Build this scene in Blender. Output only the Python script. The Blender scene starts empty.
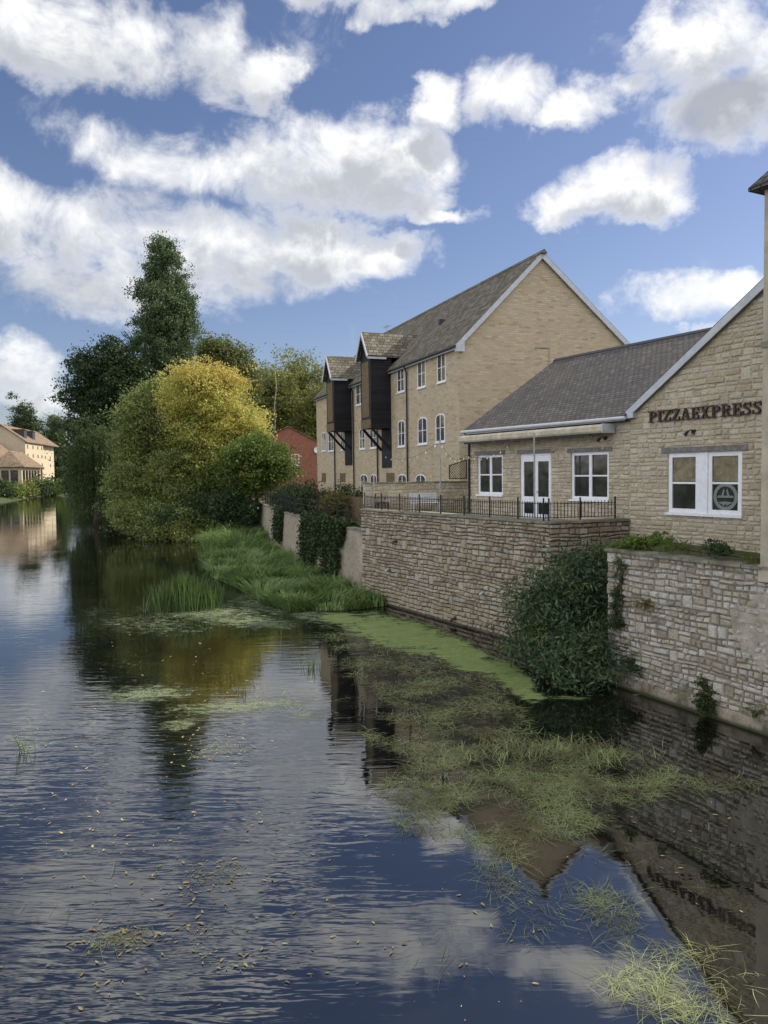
import bpy, math, random
import numpy as np
from mathutils import Vector, Matrix
random.seed(7); RNG = np.random.default_rng(7)
R = math.radians
COL = bpy.context.scene.collection
SC = bpy.context.scene
# ------------------------------------------------------------------ camera model
FPX = 769.0; EYE = 5.6
PITCH = R(2.83); ROLL = R(0.7)
CAMR = (Matrix.Rotation(math.pi/2 - PITCH, 3, 'X') @ Matrix.Rotation(-ROLL, 3, 'Z'))
def ray(px, py):
    return CAMR @ Vector(((px-384)/FPX, -(py-512)/FPX, -1.0))
def on_z(px, py, z):
    d = ray(px, py); t = (z-EYE)/d.z
    return Vector((d.x*t, d.y*t, z))
def at_y(px, py, y):
    d = ray(px, py); t = y/d.y
    return Vector((d.x*t, y, EYE+d.z*t))
CI = CAMR.transposed()
def project(p):
    c = CI @ (Vector(p) - Vector((0, 0, EYE)))
    return (384 + FPX*c.x/-c.z, 512 - FPX*c.y/-c.z)
class Frame:
    """a wall line: x runs along the wall, y into the building"""
    def __init__(s, ox, oy, ang):
        s.o = Vector((ox, oy)); s.a = ang
        s.x = Vector((math.cos(ang), math.sin(ang))); s.y = Vector((-math.sin(ang), math.cos(ang)))
    def hit(s, px, py, d=0.0):
        r = ray(px, py); o = s.o + s.y*d
        t = o.dot(s.y)/Vector((r.x, r.y)).dot(s.y)
        p = Vector((r.x, r.y))*t
        return ((p-s.o).dot(s.x), EYE + r.z*t)
    def w(s, x, y, z=0):
        p = s.o + s.x*x + s.y*y
        return Vector((p.x, p.y, z))
# ------------------------------------------------------------------ mesh builder
class MB:
    def __init__(s): s.v = []; s.f = []
    def add(s, vs, fs):
        n = len(s.v); s.v += [tuple(v) for v in vs]; s.f += [tuple(i+n for i in f) for f in fs]; return s
    def quad(s, a, b, c, d): return s.add([a, b, c, d], [(0, 1, 2, 3)])
    def poly(s, pts): return s.add(pts, [tuple(range(len(pts)))])
    def box(s, x0, x1, y0, y1, z0, z1):
        v = [(x0,y0,z0),(x1,y0,z0),(x1,y1,z0),(x0,y1,z0),(x0,y0,z1),(x1,y0,z1),(x1,y1,z1),(x0,y1,z1)]
        return s.add(v, [(0,3,2,1),(4,5,6,7),(0,1,5,4),(1,2,6,5),(2,3,7,6),(3,0,4,7)])
    def hexa(s, v): return s.add(v, [(0,3,2,1),(4,5,6,7),(0,1,5,4),(1,2,6,5),(2,3,7,6),(3,0,4,7)])
    def prism(s, poly, y0, y1):
        """polygon of (x,z), counter-clockwise seen from -y, extruded y0..y1"""
        n = len(poly)
        v = [(p[0], y0, p[1]) for p in poly] + [(p[0], y1, p[1]) for p in poly]
        f = [tuple(range(n)), tuple(range(2*n-1, n-1, -1))]
        f += [((i+1) % n, i, i+n, (i+1) % n + n) for i in range(n)]
        return s.add(v, f)
    def prismx(s, poly, x0, x1):
        """polygon of (y,z) extruded x0..x1"""
        n = len(poly)
        v = [(x0, p[0], p[1]) for p in poly] + [(x1, p[0], p[1]) for p in poly]
        f = [tuple(range(n-1, -1, -1)), tuple(range(n, 2*n))]
        f += [(i, (i+1) % n, (i+1) % n + n, i+n) for i in range(n)]
        return s.add(v, f)
    def prismz(s, poly, z0, z1):
        n = len(poly)
        v = [(p[0], p[1], z0) for p in poly] + [(p[0], p[1], z1) for p in poly]
        f = [tuple(range(n-1, -1, -1)), tuple(range(n, 2*n))]
        f += [(i, (i+1) % n, (i+1) % n + n, i+n) for i in range(n)]
        return s.add(v, f)
    def bar(s, p, q, w, h=None):
        p = Vector(p); q = Vector(q); d = (q-p).normalized(); h = h or w
        up = Vector((0, 0, 1)) if abs(d.z) < .95 else Vector((1, 0, 0))
        a = d.cross(up).normalized()*w/2; b = a.cross(d).normalized()*h/2
        return s.hexa([p-a-b, p+a-b, q+a-b, q-a-b, p-a+b, p+a+b, q+a+b, q-a+b])
    def tube(s, pts, rad, n=8, cap=True):
        pts = [Vector(p) for p in pts]
        if not hasattr(rad, '__len__'): rad = [rad]*len(pts)
        base = len(s.v); prev = None
        for i, p in enumerate(pts):
            d = (pts[min(i+1, len(pts)-1)] - pts[max(i-1, 0)]).normalized()
            if prev is None:
                up = Vector((0, 0, 1)) if abs(d.z) < .9 else Vector((1, 0, 0))
                a = d.cross(up).normalized()
            else:
                a = (prev - d*prev.dot(d)).normalized()
            prev = a; b = d.cross(a)
            for k in range(n):
                t = 2*math.pi*k/n
                s.v.append(tuple(p + (a*math.cos(t) + b*math.sin(t))*rad[i]))
        for i in range(len(pts)-1):
            for k in range(n):
                s.f.append((base+i*n+k, base+i*n+(k+1) % n, base+(i+1)*n+(k+1) % n, base+(i+1)*n+k))
        if cap:
            s.f.append(tuple(base+k for k in range(n-1, -1, -1)))
            e = base+(len(pts)-1)*n; s.f.append(tuple(e+k for k in range(n)))
        return s
    def ball(s, c, r, n=8, m=5, sz=1.0):
        base = len(s.v)
        for i in range(m+1):
            t = math.pi*i/m
            for k in range(n):
                p = 2*math.pi*k/n
                s.v.append((c[0]+r*math.sin(t)*math.cos(p), c[1]+r*math.sin(t)*math.sin(p), c[2]+r*sz*math.cos(t)))
        for i in range(m):
            for k in range(n):
                s.f.append((base+i*n+k, base+(i+1)*n+k, base+(i+1)*n+(k+1) % n, base+i*n+(k+1) % n))
        return s
    def build(s, name, mat, parent=None, dz=None, loc=None, smooth=False):
        if dz is None: dz = zbase(parent)
        me = bpy.data.meshes.new(name)
        V = np.array(s.v, dtype=float); V[:, 2] -= dz
        if loc is not None: V -= np.array(loc)
        me.from_pydata([tuple(v) for v in V], [], s.f)
        me.materials.append(mat)
        uv = me.uv_layers.new(name='UVMap')
        P = np.array(s.v, dtype=float)
        for po in me.polygons:
            n = po.normal
            if abs(n.z) > .999: t = Vector((1, 0, 0)); b = Vector((0, 1, 0))
            else:
                t = Vector((-n.y, n.x, 0)).normalized(); b = n.cross(t)
            if b.z < 0: b = -b
            for li in po.loop_indices:
                p = P[me.loops[li].vertex_index]
                uv.data[li].uv = (p[0]*t.x+p[1]*t.y+p[2]*t.z, p[0]*b.x+p[1]*b.y+p[2]*b.z)
        if smooth: me.polygons.foreach_set('use_smooth', [True]*len(me.polygons))
        o = bpy.data.objects.new(name, me); COL.objects.link(o)
        if parent is not None: o.parent = parent
        if loc is not None: o.location = loc
        return o
def zbase(o):
    while o is not None and o.parent is not None: o = o.parent
    return o.location.z if o is not None else 0.0
def tag(o, label=None, cat=None, group=None, kind=None):
    if label: o['label'] = label
    if cat: o['category'] = cat
    if group: o['group'] = group
    if kind: o['kind'] = kind
    return o
def thing(name, label, cat, loc, rz=0.0, group=None):
    o = bpy.data.objects.new(name, None); COL.objects.link(o)
    o.location = loc; o.rotation_euler = (0, 0, rz); o.empty_display_size = .3
    return tag(o, label, cat, group)
def np_mesh(name, V, F, mat, parent=None, loc=None, smooth=False):
    """V (n,3), F (m,k) numpy -> mesh object (world coordinates, shifted by loc)"""
    if loc is not None: V = V - np.array(loc)
    me = bpy.data.meshes.new(name)
    k = F.shape[1]
    me.vertices.add(len(V)); me.vertices.foreach_set('co', V.astype(np.float32).ravel())
    me.loops.add(F.size); me.loops.foreach_set('vertex_index', F.astype(np.int32).ravel())
    me.polygons.add(len(F)); me.polygons.foreach_set('loop_start', np.arange(0, F.size, k, dtype=np.int32))
    try: me.polygons.foreach_set('loop_total', np.full(len(F), k, dtype=np.int32))
    except Exception: pass
    me.update(calc_edges=True); me.validate()
    me.materials.append(mat)
    if smooth: me.polygons.foreach_set('use_smooth', [True]*len(F))
    o = bpy.data.objects.new(name, me); COL.objects.link(o)
    if parent is not None: o.parent = parent
    elif loc is not None: o.location = loc
    return o
# ------------------------------------------------------------------ materials
class NT:
    def __init__(s, tree): s.t = tree; s.n = tree.nodes; s.l = tree.links
    def node(s, typ, ins=None, **kw):
        n = s.n.new(typ)
        for k, v in kw.items(): setattr(n, k, v)
        for k, v in (ins or {}).items():
            if hasattr(v, 'is_output') or isinstance(v, bpy.types.NodeSocket): s.l.new(v, n.inputs[k])
            else: n.inputs[k].default_value = v
        return n
    def math(s, op, a, b=None, c=None, clamp=False):
        n = s.n.new('ShaderNodeMath'); n.operation = op; n.use_clamp = clamp
        for i, v in enumerate((a, b, c)):
            if v is None: continue
            if isinstance(v, bpy.types.NodeSocket): s.l.new(v, n.inputs[i])
            else: n.inputs[i].default_value = v
        return n.outputs[0]
    def vmath(s, op, a, b=None):
        n = s.n.new('ShaderNodeVectorMath'); n.operation = op
        for i, v in enumerate((a, b)):
            if v is None: continue
            if isinstance(v, bpy.types.NodeSocket): s.l.new(v, n.inputs[i])
            else: n.inputs[i].default_value = v
        return n
    def noise(s, vec, scale, detail=3, rough=.55, dist=0.0, out='Fac'):
        n = s.node('ShaderNodeTexNoise', {'Scale': scale, 'Detail': detail, 'Roughness': rough, 'Distortion': dist})
        if vec is not None: s.l.new(vec, n.inputs['Vector'])
        return n.outputs[out]
    def ramp(s, fac, stops, interp='LINEAR'):
        n = s.n.new('ShaderNodeValToRGB'); n.color_ramp.interpolation = interp
        e = n.color_ramp.elements
        while len(e) > 1: e.remove(e[-1])
        for i, (p, c) in enumerate(stops):
            el = e[0] if i == 0 else e.new(p)
            el.position = p; el.color = (*c, 1) if len(c) == 3 else c
        s.l.new(fac, n.inputs[0]); return n.outputs[0]
    def mix(s, fac, a, b, mode='MIX'):
        n = s.n.new('ShaderNodeMix'); n.data_type = 'RGBA'; n.blend_type = mode
        for i, v in ((0, fac), (6, a), (7, b)):
            if isinstance(v, bpy.types.NodeSocket): s.l.new(v, n.inputs[i])
            elif i == 0: n.inputs[0].default_value = v
            else: n.inputs[i].default_value = (*v, 1) if len(v) == 3 else v
        return n.outputs[2]
    def smooth(s, v, a, b, lo=0.0, hi=1.0):
        n = s.node('ShaderNodeMapRange', {'From Min': a, 'From Max': b, 'To Min': lo, 'To Max': hi}, interpolation_type='SMOOTHSTEP')
        s.l.new(v, n.inputs['Value']); return n.outputs[0]
    def bump(s, h, dist, strength=1.0, normal=None):
        n = s.node('ShaderNodeBump', {'Strength': strength, 'Distance': dist}); s.l.new(h, n.inputs['Height'])
        if normal is not None: s.l.new(normal, n.inputs['Normal'])
        return n.outputs[0]
def newmat(name, color=(.5, .5, .5), rough=.8, spec=.3, metal=0.0):
    m = bpy.data.materials.new(name); m.use_nodes = True
    t = NT(m.node_tree); b = m.node_tree.nodes['Principled BSDF']
    b.inputs['Base Color'].default_value = (*color, 1); b.inputs['Roughness'].default_value = rough
    b.inputs['Specular IOR Level'].default_value = spec; b.inputs['Metallic'].default_value = metal
    t.b = b; t.pos = t.node('ShaderNodeNewGeometry').outputs['Position']
    return m, t
def setc(t, c): t.l.new(c, t.b.inputs['Base Color'])
def simple(name, color, rough=.7, var=.25, scale=3.0, bump=0.0, spec=.3, metal=0.0):
    m, t = newmat(name, color, rough, spec, metal)
    n = t.noise(t.pos, scale, 5, .65)
    f = t.smooth(n, .25, .75)
    lo = tuple(c*(1-var) for c in color); hi = tuple(min(1, c*(1+var*.6)) for c in color)
    setc(t, t.mix(f, lo, hi))
    if bump: t.l.new(t.bump(t.noise(t.pos, scale*6, 4), bump), t.b.inputs['Normal'])
    return m
def stone_mat(name, stops, stain=(.10, .095, .08), stain_amt=.5, moss=None, wl=0.0, grain=1.0):
    """separate stones: one colour per stone (random per island)"""
    m, t = newmat(name, rough=.92, spec=.15)
    g = t.node('ShaderNodeNewGeometry')
    c = t.ramp(g.outputs['Random Per Island'], stops)
    fine = t.noise(t.pos, 22*grain, 6, .7)
    c = t.mix(t.smooth(fine, .35, .75), c, t.mix(.55, c, (.08, .07, .05), 'MIX'), 'MIX')
    med = t.noise(t.pos, 2.2, 6, .7)
    c = t.mix(t.smooth(med, .48, .72, 0, stain_amt), c, stain)
    big = t.noise(t.pos, .55, 4, .6)
    c = t.mix(t.smooth(big, .5, .75, 0, .45), c, t.mix(.6, c, (.62, .58, .5)))
    z = t.node('ShaderNodeSeparateXYZ', {'Vector': t.pos}).outputs[2]
    if moss is not None:
        mm = t.math('MULTIPLY', t.smooth(t.noise(t.pos, 1.6, 6, .7), .45, .62), t.smooth(z, 1.3, .15))
        c = t.mix(t.math('MULTIPLY', mm, .75), c, moss)
    if wl > 0:   # scoured pale band above the waterline, dark damp line at the water
        b1 = t.smooth(t.math('ADD', z, t.math('MULTIPLY', med, .9)), wl+.75, wl+.05)
        c = t.mix(t.math('MULTIPLY', b1, .6), c, (.36, .30, .21))
        c = t.mix(t.smooth(t.math('ADD', z, t.math('MULTIPLY', med, .12)), .2, .08), c, (.045, .05, .025))
    setc(t, c)
    nb = t.bump(t.noise(t.pos, 14, 5, .7), .025)
    t.l.new(t.bump(t.noise(t.pos, 60, 3, .6), .006, normal=nb), t.b.inputs['Normal'])
    return m
def brick_mat(name, stops, mortar, bw, bh, msize=.012, warp=.05, rough=.9, bump=.015, stain=.35, stainc=(.1, .09, .07), dark=None, squash=1.0, offset=.5):
    """coursed masonry, slates, tiles or bricks drawn in metres on the UVs"""
    m, t = newmat(name, rough=rough, spec=.2)
    uv = t.node('ShaderNodeTexCoord').outputs['UV']
    sx = t.node('ShaderNodeSeparateXYZ', {'Vector': uv})
    # uneven course heights and stone lengths
    wv = t.noise(t.node('ShaderNodeCombineXYZ', {'X': 3.3, 'Y': t.math('MULTIPLY', sx.outputs[1], 1.0), 'Z': 0.0}).outputs[0], 2.2, 2)
    v2 = t.math('ADD', sx.outputs[1], t.math('MULTIPLY', wv, warp*2))
    row = t.math('FLOOR', t.math('DIVIDE', v2, bh))
    wu = t.noise(t.node('ShaderNodeCombineXYZ', {'X': sx.outputs[0], 'Y': t.math('MULTIPLY', row, 5.37), 'Z': 0.0}).outputs[0], 1.6, 2)
    u2 = t.math('ADD', sx.outputs[0], t.math('MULTIPLY', wu, warp*6))
    vec = t.node('ShaderNodeCombineXYZ', {'X': u2, 'Y': v2, 'Z': 0.0}).outputs[0]
    br = t.node('ShaderNodeTexBrick', {'Vector': vec, 'Color1': (0, 0, 0, 1), 'Color2': (1, 1, 1, 1), 'Mortar': (.5, .5, .5, 1),
        'Scale': 1.0, 'Mortar Size': msize, 'Mortar Smooth': .3, 'Brick Width': bw, 'Row Height': bh})
    br.offset = offset; br.squash = squash
    c = t.ramp(br.outputs['Color'], stops)
    fine = t.noise(t.pos, 18, 5, .7)
    c = t.mix(t.smooth(fine, .4, .8, 0, .35), c, (.08, .07, .055))
    big = t.noise(t.pos, .5, 6, .65)
    c = t.mix(t.smooth(big, .45, .75, 0, stain), c, stainc)
    c = t.mix(br.outputs['Fac'], c, mortar)
    if dark: c = t.mix(t.smooth(t.noise(t.pos, 3.0, 5, .7), .55, .7, 0, dark[1]), c, dark[0])
    setc(t, c)
    h = t.math('SUBTRACT', t.math('MULTIPLY', br.outputs['Color'], .35), br.outputs['Fac'])
    nb = t.bump(h, bump)
    t.l.new(t.bump(fine, bump*.5, normal=nb), t.b.inputs['Normal'])
    return m
def leaf_mat(name, a, b, c=None, trans=.35, nscale=.35, rough=.55, cmix=(.55, .75)):
    m, t = newmat(name, rough=rough, spec=.25)
    g = t.node('ShaderNodeNewGeometry')
    col = t.mix(g.outputs['Random Per Island'], a, b)
    if c is not None:
        col = t.mix(t.smooth(t.noise(t.pos, nscale, 3), *cmix), col, c)
    setc(t, col)
    tr = t.node('ShaderNodeBsdfTranslucent', {'Color': col})
    mx = t.node('ShaderNodeMixShader', {'Fac': trans}); t.l.new(t.b.outputs[0], mx.inputs[1]); t.l.new(tr.outputs[0], mx.inputs[2])
    out = [n for n in t.n if n.type == 'OUTPUT_MATERIAL'][0]; t.l.new(mx.outputs[0], out.inputs[0])
    return m
M = {}
M['stone_restaurant'] = stone_mat('honey_rubble', [(0, (.45, .375, .26)), (.2, (.51, .435, .315)), (.45, (.56, .485, .36)), (.7, (.60, .525, .40)), (.88, (.63, .57, .455)), (1, (.51, .47, .39))], stain=(.33, .29, .22), stain_amt=.4)
M['stone_terrace'] = stone_mat('terrace_rubble', [(0, (.25, .20, .145)), (.12, (.34, .28, .20)), (.42, (.39, .325, .235)), (.65, (.44, .375, .28)), (.85, (.50, .445, .35)), (1, (.37, .35, .31))], stain=(.09, .075, .06), stain_amt=.6, moss=(.07, .085, .03), wl=.8)
M['stone_river'] = stone_mat('river_rubble', [(0, (.30, .25, .19)), (.25, (.42, .37, .29)), (.5, (.52, .475, .39)), (.75, (.58, .555, .49)), (1, (.45, .44, .41))], stain=(.12, .105, .085), stain_amt=.6, moss=(.06, .075, .03), wl=.3)
M['mortar_warm'] = simple('warm_mortar', (.47, .405, .295), .95, .3, 6, .02)
M['mortar_dark'] = simple('dark_joint', (.11, .09, .066), .95, .5, 5, .02)
M['mortar_grey'] = simple('grey_joint', (.22, .19, .145), .95, .5, 5, .02)
M['coping'] = simple('weathered_coping', (.20, .19, .14), .95, .5, 2.5, .02)
M['ashlar'] = brick_mat('coursed_stone', [(0, (.38, .285, .175)), (.12, (.47, .375, .25)), (.7, (.53, .435, .30)), (.9, (.58, .48, .34)), (1, (.52, .37, .21))], (.48, .40, .28), .34, .11, .010, .02, bump=.010, stain=.35, stainc=(.36, .29, .19))
M['red_brick'] = brick_mat('red_brickwork', [(0, (.22, .05, .025)), (.5, (.34, .085, .045)), (1, (.42, .13, .07))], (.28, .2, .15), .225, .075, .012, .0, bump=.005)
M['mill_wall'] = brick_mat('cream_walling', [(0, (.46, .385, .27)), (1, (.55, .465, .33))], (.46, .38, .27), .6, .3, .01, .03, bump=.004, stain=.15, stainc=(.4, .3, .18))
M['slate'] = brick_mat('blue_grey_slate', [(0, (.080, .073, .070)), (.5, (.105, .096, .091)), (.85, (.125, .115, .107)), (1, (.16, .147, .136))], (.030, .027, .026), .24, .17, .017, .012, rough=.8, bump=.05, stain=.5, stainc=(.165, .145, .115), dark=((.15, .138, .105), .25))
M['stone_tile'] = brick_mat('stone_roof_tiles', [(0, (.11, .095, .07)), (.4, (.15, .13, .10)), (.7, (.19, .168, .13)), (1, (.25, .23, .18))], (.03, .025, .018), .32, .24, .016, .04, rough=.9, bump=.035, stain=.4, stainc=(.10, .085, .045), dark=((.16, .14, .07), .35))
M['mill_roof'] = brick_mat('brown_tiles', [(0, (.14, .095, .06)), (.5, (.20, .14, .09)), (1, (.27, .2, .14))], (.09, .065, .045), .5, .4, .02, .0, bump=.02)
M['white_paint'] = simple('white_joinery', (.78, .79, .82), .45, .10, 7, spec=.5)
M['soffit'] = simple('pale_grey_bargeboard', (.50, .52, .55), .6, .15, 5)
M['black_board'] = brick_mat('black_weatherboard', [(0, (.010, .010, .013)), (1, (.022, .021, .026))], (.004, .004, .005), 6.0, .16, .01, 0, rough=.6, bump=.012, stain=.2, stainc=(.03, .03, .035))
M['black_metal'] = simple('black_ironwork', (.018, .018, .02), .5, .3, 6)
M['grey_metal'] = simple('galvanised_pole', (.36, .36, .35), .45, .2, 6, metal=.3)
M['timber_lintel'] = simple('grey_timber', (.20, .19, .18), .85, .4, 9, .01)
M['oak'] = simple('brown_timber', (.16, .115, .06), .8, .4, 5, .01)
M['cream_awning'] = simple('cream_awning_case', (.50, .45, .33), .55, .3, 3)
M['letter'] = simple('dark_brown_letters', (.035, .022, .018), .45, .3, 6)
M['render'] = simple('weathered_render', (.36, .325, .26), .93, .35, 2.4, .03)
M['footing'] = stone_mat('river_footing', [(0, (.27, .23, .17)), (1, (.36, .31, .23))], stain=(.10, .09, .06), stain_amt=.8, moss=(.05, .06, .03), wl=.01)
M['tower_stone'] = simple('dressed_stone', (.40, .35, .27), .9, .3, 1.6, .01)
M['lead'] = simple('dark_lead', (.05, .05, .055), .6, .3, 5)
M['pave'] = simple('terrace_paving', (.30, .27, .22), .9, .25, 1.6, .006)
M['soil'] = simple('dark_soil', (.055, .042, .025), 1.0, .5, 3, .03)
M['bark'] = simple('bark', (.085, .065, .045), .95, .5, 6, .03)
M['birch'] = simple('birch_bark', (.55, .52, .46), .8, .4, 3, .01)
M['teal'] = simple('teal_mesh', (.02, .14, .12), .8, .4, 6)
M['bulb'] = simple('frosted_bulb', (.80, .76, .66), .3, .05, 5, spec=.5)
M['cable'] = simple('cable', (.02, .02, .02), .6, .2, 5)
M['blind'] = simple('beige_blind', (.23, .195, .12), .8, .45, 5)
M['emblem'] = simple('pale_emblem', (.20, .215, .20), .6, .1, 5)
M['pvc'] = simple('grey_plastic', (.45, .46, .46), .5, .3, 5)
M['red_rust'] = simple('rust', (.20, .07, .035), .9, .4, 12, .01)
def glass_mat(name, c, rough=.04):
    m, t = newmat(name, c, rough, .5)
    t.b.inputs['IOR'].default_value = 1.6
    n = t.noise(t.pos, .9, 2)
    t.l.new(t.bump(n, .01), t.b.inputs['Normal'])
    setc(t, t.mix(t.smooth(t.noise(t.pos, 2.3, 2), .35, .65), tuple(x*.4 for x in c), c))
    return m
M['glass'] = glass_mat('dark_window_glass', (.035, .037, .035))
M['glass_far'] = glass_mat('painted_reflection_glass', (.15, .175, .165))  # greenish reflections put into the pane colour
M['ground'] = (lambda: (lambda m_t: (setc(m_t[1], m_t[1].mix(m_t[1].smooth(m_t[1].noise(m_t[1].pos, .25, 6, .7), .35, .65), (.035, .05, .018), (.06, .07, .028))), m_t[0])[1])(newmat('grass_ground', rough=1)))()
L = {}
L['yellow'] = leaf_mat('yellow_leaves', (.40, .37, .075), (.60, .55, .16), (.19, .25, .06), .4, .22, cmix=(.52, .70))
def yellow_grade():
    m = L['yellow']; t = NT(m.node_tree); b = m.node_tree.nodes['Principled BSDF']
    src = b.inputs['Base Color'].links[0].from_socket; g = t.node('ShaderNodeNewGeometry')
    z = t.node('ShaderNodeSeparateXYZ', {'Vector': g.outputs['Position']}).outputs
    n = t.noise(g.outputs['Position'], .35, 4, .6)
    q = t.math('ADD', z[2], t.math('ADD', t.math('MULTIPLY', n, 9.0), t.math('MULTIPLY', z[0], .35)))
    c = t.mix(t.smooth(q, 9.4, 3.6), src, (.19, .24, .06))
    c = t.mix(t.smooth(q, 11.5, 15, 0, .45), c, (.40, .27, .07))
    for nd in t.n:
        if nd.type == 'BSDF_TRANSLUCENT': t.l.new(c, nd.inputs['Color'])
    t.l.new(c, b.inputs['Base Color'])
yellow_grade()
L['olive'] = leaf_mat('olive_leaves', (.13, .165, .045), (.25, .28, .09), (.27, .27, .07), .35, .2)
L['dark'] = leaf_mat('dark_green_leaves', (.028, .052, .020), (.06, .095, .034), None, .25)
L['poplar'] = leaf_mat('poplar_leaves', (.060, .10, .042), (.125, .18, .078), (.065, .10, .04), .25, .3)
L['willow'] = leaf_mat('willow_leaves', (.045, .07, .022), (.08, .11, .035), None, .3)
L['mid'] = leaf_mat('mid_green_leaves', (.065, .10, .02), (.14, .19, .04), (.2, .2, .04), .35, .3)
L['birch'] = leaf_mat('birch_leaves', (.12, .14, .035), (.24, .25, .07), (.08, .10, .03), .35, .15)
L['bronze'] = leaf_mat('bronze_green_leaves', (.09, .115, .035), (.16, .18, .06), (.15, .13, .05), .35, .3)
L['brown'] = leaf_mat('bronze_leaves', (.10, .10, .03), (.17, .15, .045), None, .3)
L['ivy'] = leaf_mat('ivy_leaves', (.018, .036, .012), (.05, .08, .022), (.08, .09, .03), .15, .8)
L['shrub'] = leaf_mat('wall_shrub_leaves', (.024, .052, .022), (.095, .145, .065), (.12, .16, .045), .2, 1.3, rough=.45)
L['reed'] = leaf_mat('reed_blades', (.05, .10, .025), (.13, .20, .06), (.11, .15, .05), .3, .5)
L['bankreed'] = leaf_mat('bank_reed_blades', (.08, .145, .035), (.26, .36, .12), (.11, .19, .045), .3, .55)
L['weed'] = leaf_mat('water_weed', (.15, .18, .06), (.37, .40, .18), (.15, .14, .065), .2, 1.2, cmix=(.45, .65))
L['bright'] = leaf_mat('fresh_green_leaves', (.08, .13, .02), (.17, .24, .05), None, .35)
L['hedge'] = leaf_mat('hedge_leaves', (.025, .045, .015), (.06, .085, .028), (.09, .09, .035), .2, .5)
L['fallen'] = leaf_mat('fallen_leaves', (.20, .13, .05), (.50, .42, .20), (.20, .25, .07), .1, 1.6)
# ------------------------------------------------------------------ leaf clouds
def leaf_quads(C, size, aspect=.55, up=.35, jitter=.4, droop=0.0):
    """one rhombic leaf per centre"""
    n = len(C)
    N = RNG.normal(size=(n, 3)); N[:, 2] += up*2; N /= np.linalg.norm(N, axis=1)[:, None]
    A = RNG.normal(size=(n, 3)); A[:, 2] -= droop*3
    A -= (A*N).sum(1)[:, None]*N; A /= np.linalg.norm(A, axis=1)[:, None]
    B = np.cross(N, A)
    s = size*(1+jitter*RNG.uniform(-1, 1, n))[:, None]
    V = np.stack([C-A*s, C-B*s*aspect+A*s*.15, C+A*s, C+B*s*aspect+A*s*.15], 1).reshape(-1, 3)
    F = np.arange(4*n).reshape(-1, 4)
    return V, F
def lobes_points(lobes, nclump, per, spread, shell=.45, zmin=None, flat=.6):
    vol = np.array([l[3]*l[4]*l[5] for l in lobes])**.75; vol /= vol.sum()
    out = []
    for l, w in zip(lobes, vol):
        k = max(3, int(nclump*w))
        d = RNG.normal(size=(k, 3)); d /= np.linalg.norm(d, axis=1)[:, None]
        r = (shell + (1-shell)*RNG.uniform(0, 1, k)**.6)
        r *= 1 + .16*np.sin(d[:, 0]*5+l[0])*np.cos(d[:, 2]*6+l[1]) + .10*np.sin(d[:, 1]*11+d[:, 2]*9+l[2]) + RNG.normal(0, .07, k)
        S = np.array(l[:3]) + d*r[:, None]*np.array(l[3:6])
        m = max(4, k//11)                                   # boughs: clumps gather round a few of them
        near = RNG.integers(0, m, k); w_in = RNG.uniform(0, 1, k) < .8
        off = RNG.normal(size=(k, 3))*spread*1.9*np.array([1, 1, .62])
        S[w_in] = S[:m][near[w_in]] + off[w_in]
        out.append(S)
    C = np.concatenate(out)
    sp = spread*RNG.uniform(.5, 1.4, len(C))
    P = np.repeat(C, per, 0) + RNG.normal(size=(len(C)*per, 3))*np.repeat(sp, per)[:, None]*np.array([1, 1, flat])
    if zmin is not None: P = P[P[:, 2] > zmin]
    return P
def trunk_mesh(base, lobes, r0, seed, nl=9, fork=.35, fixed=False):
    rnd = random.Random(seed); mb = MB()
    cx = sum(l[0]*l[5] for l in lobes)/sum(l[5] for l in lobes); cy = sum(l[1]*l[5] for l in lobes)/sum(l[5] for l in lobes)
    if fixed: cx, cy = base[0]+.6, base[1]
    top = max(l[2]+l[5]*.5 for l in lobes)
    pts = []; n = 8
    for i in range(n+1):
        f = i/n
        pts.append(Vector((base[0]+(cx-base[0])*f+rnd.uniform(-.15, .15)*(i > 0), base[1]+(cy-base[1])*f+rnd.uniform(-.15, .15)*(i > 0), base[2]-.3+(top-base[2])*f)))
    mb.tube(pts, [r0*(1-.88*(i/n)**.8)*(1.35 if i == 0 else 1) for i in range(n+1)], 9)
    for k in range(nl):
        l = lobes[k % len(lobes)]
        e = Vector((l[0]+rnd.uniform(-.6, .6)*l[3], l[1]+rnd.uniform(-.6, .6)*l[4], l[2]+rnd.uniform(-.1, .6)*l[5]))
        i0 = 1+int(min(n-3, max(0, (e.z-base[2])/(top-base[2])*n*fork)) + rnd.random()*2)
        s = pts[i0]; mid = s.lerp(e, .5)+Vector((0, 0, -.06*(e-s).length))
        rr = r0*(1-.88*(i0/n)**.8)*.5
        mb.tube([s, s.lerp(mid, .5), mid, mid.lerp(e, .5), e], [rr, rr*.8, rr*.55, rr*.35, rr*.12], 6)
        for q in range(2):
            e2 = mid + Vector((rnd.uniform(-1, 1)*l[3]*.6, rnd.uniform(-1, 1)*l[4]*.6, rnd.uniform(.1, .8)*l[5]*.6))
            mb.tube([mid, mid.lerp(e2, .5)+Vector((0, 0, .2)), e2], [rr*.45, rr*.25, rr*.06], 5)
    return mb
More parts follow.
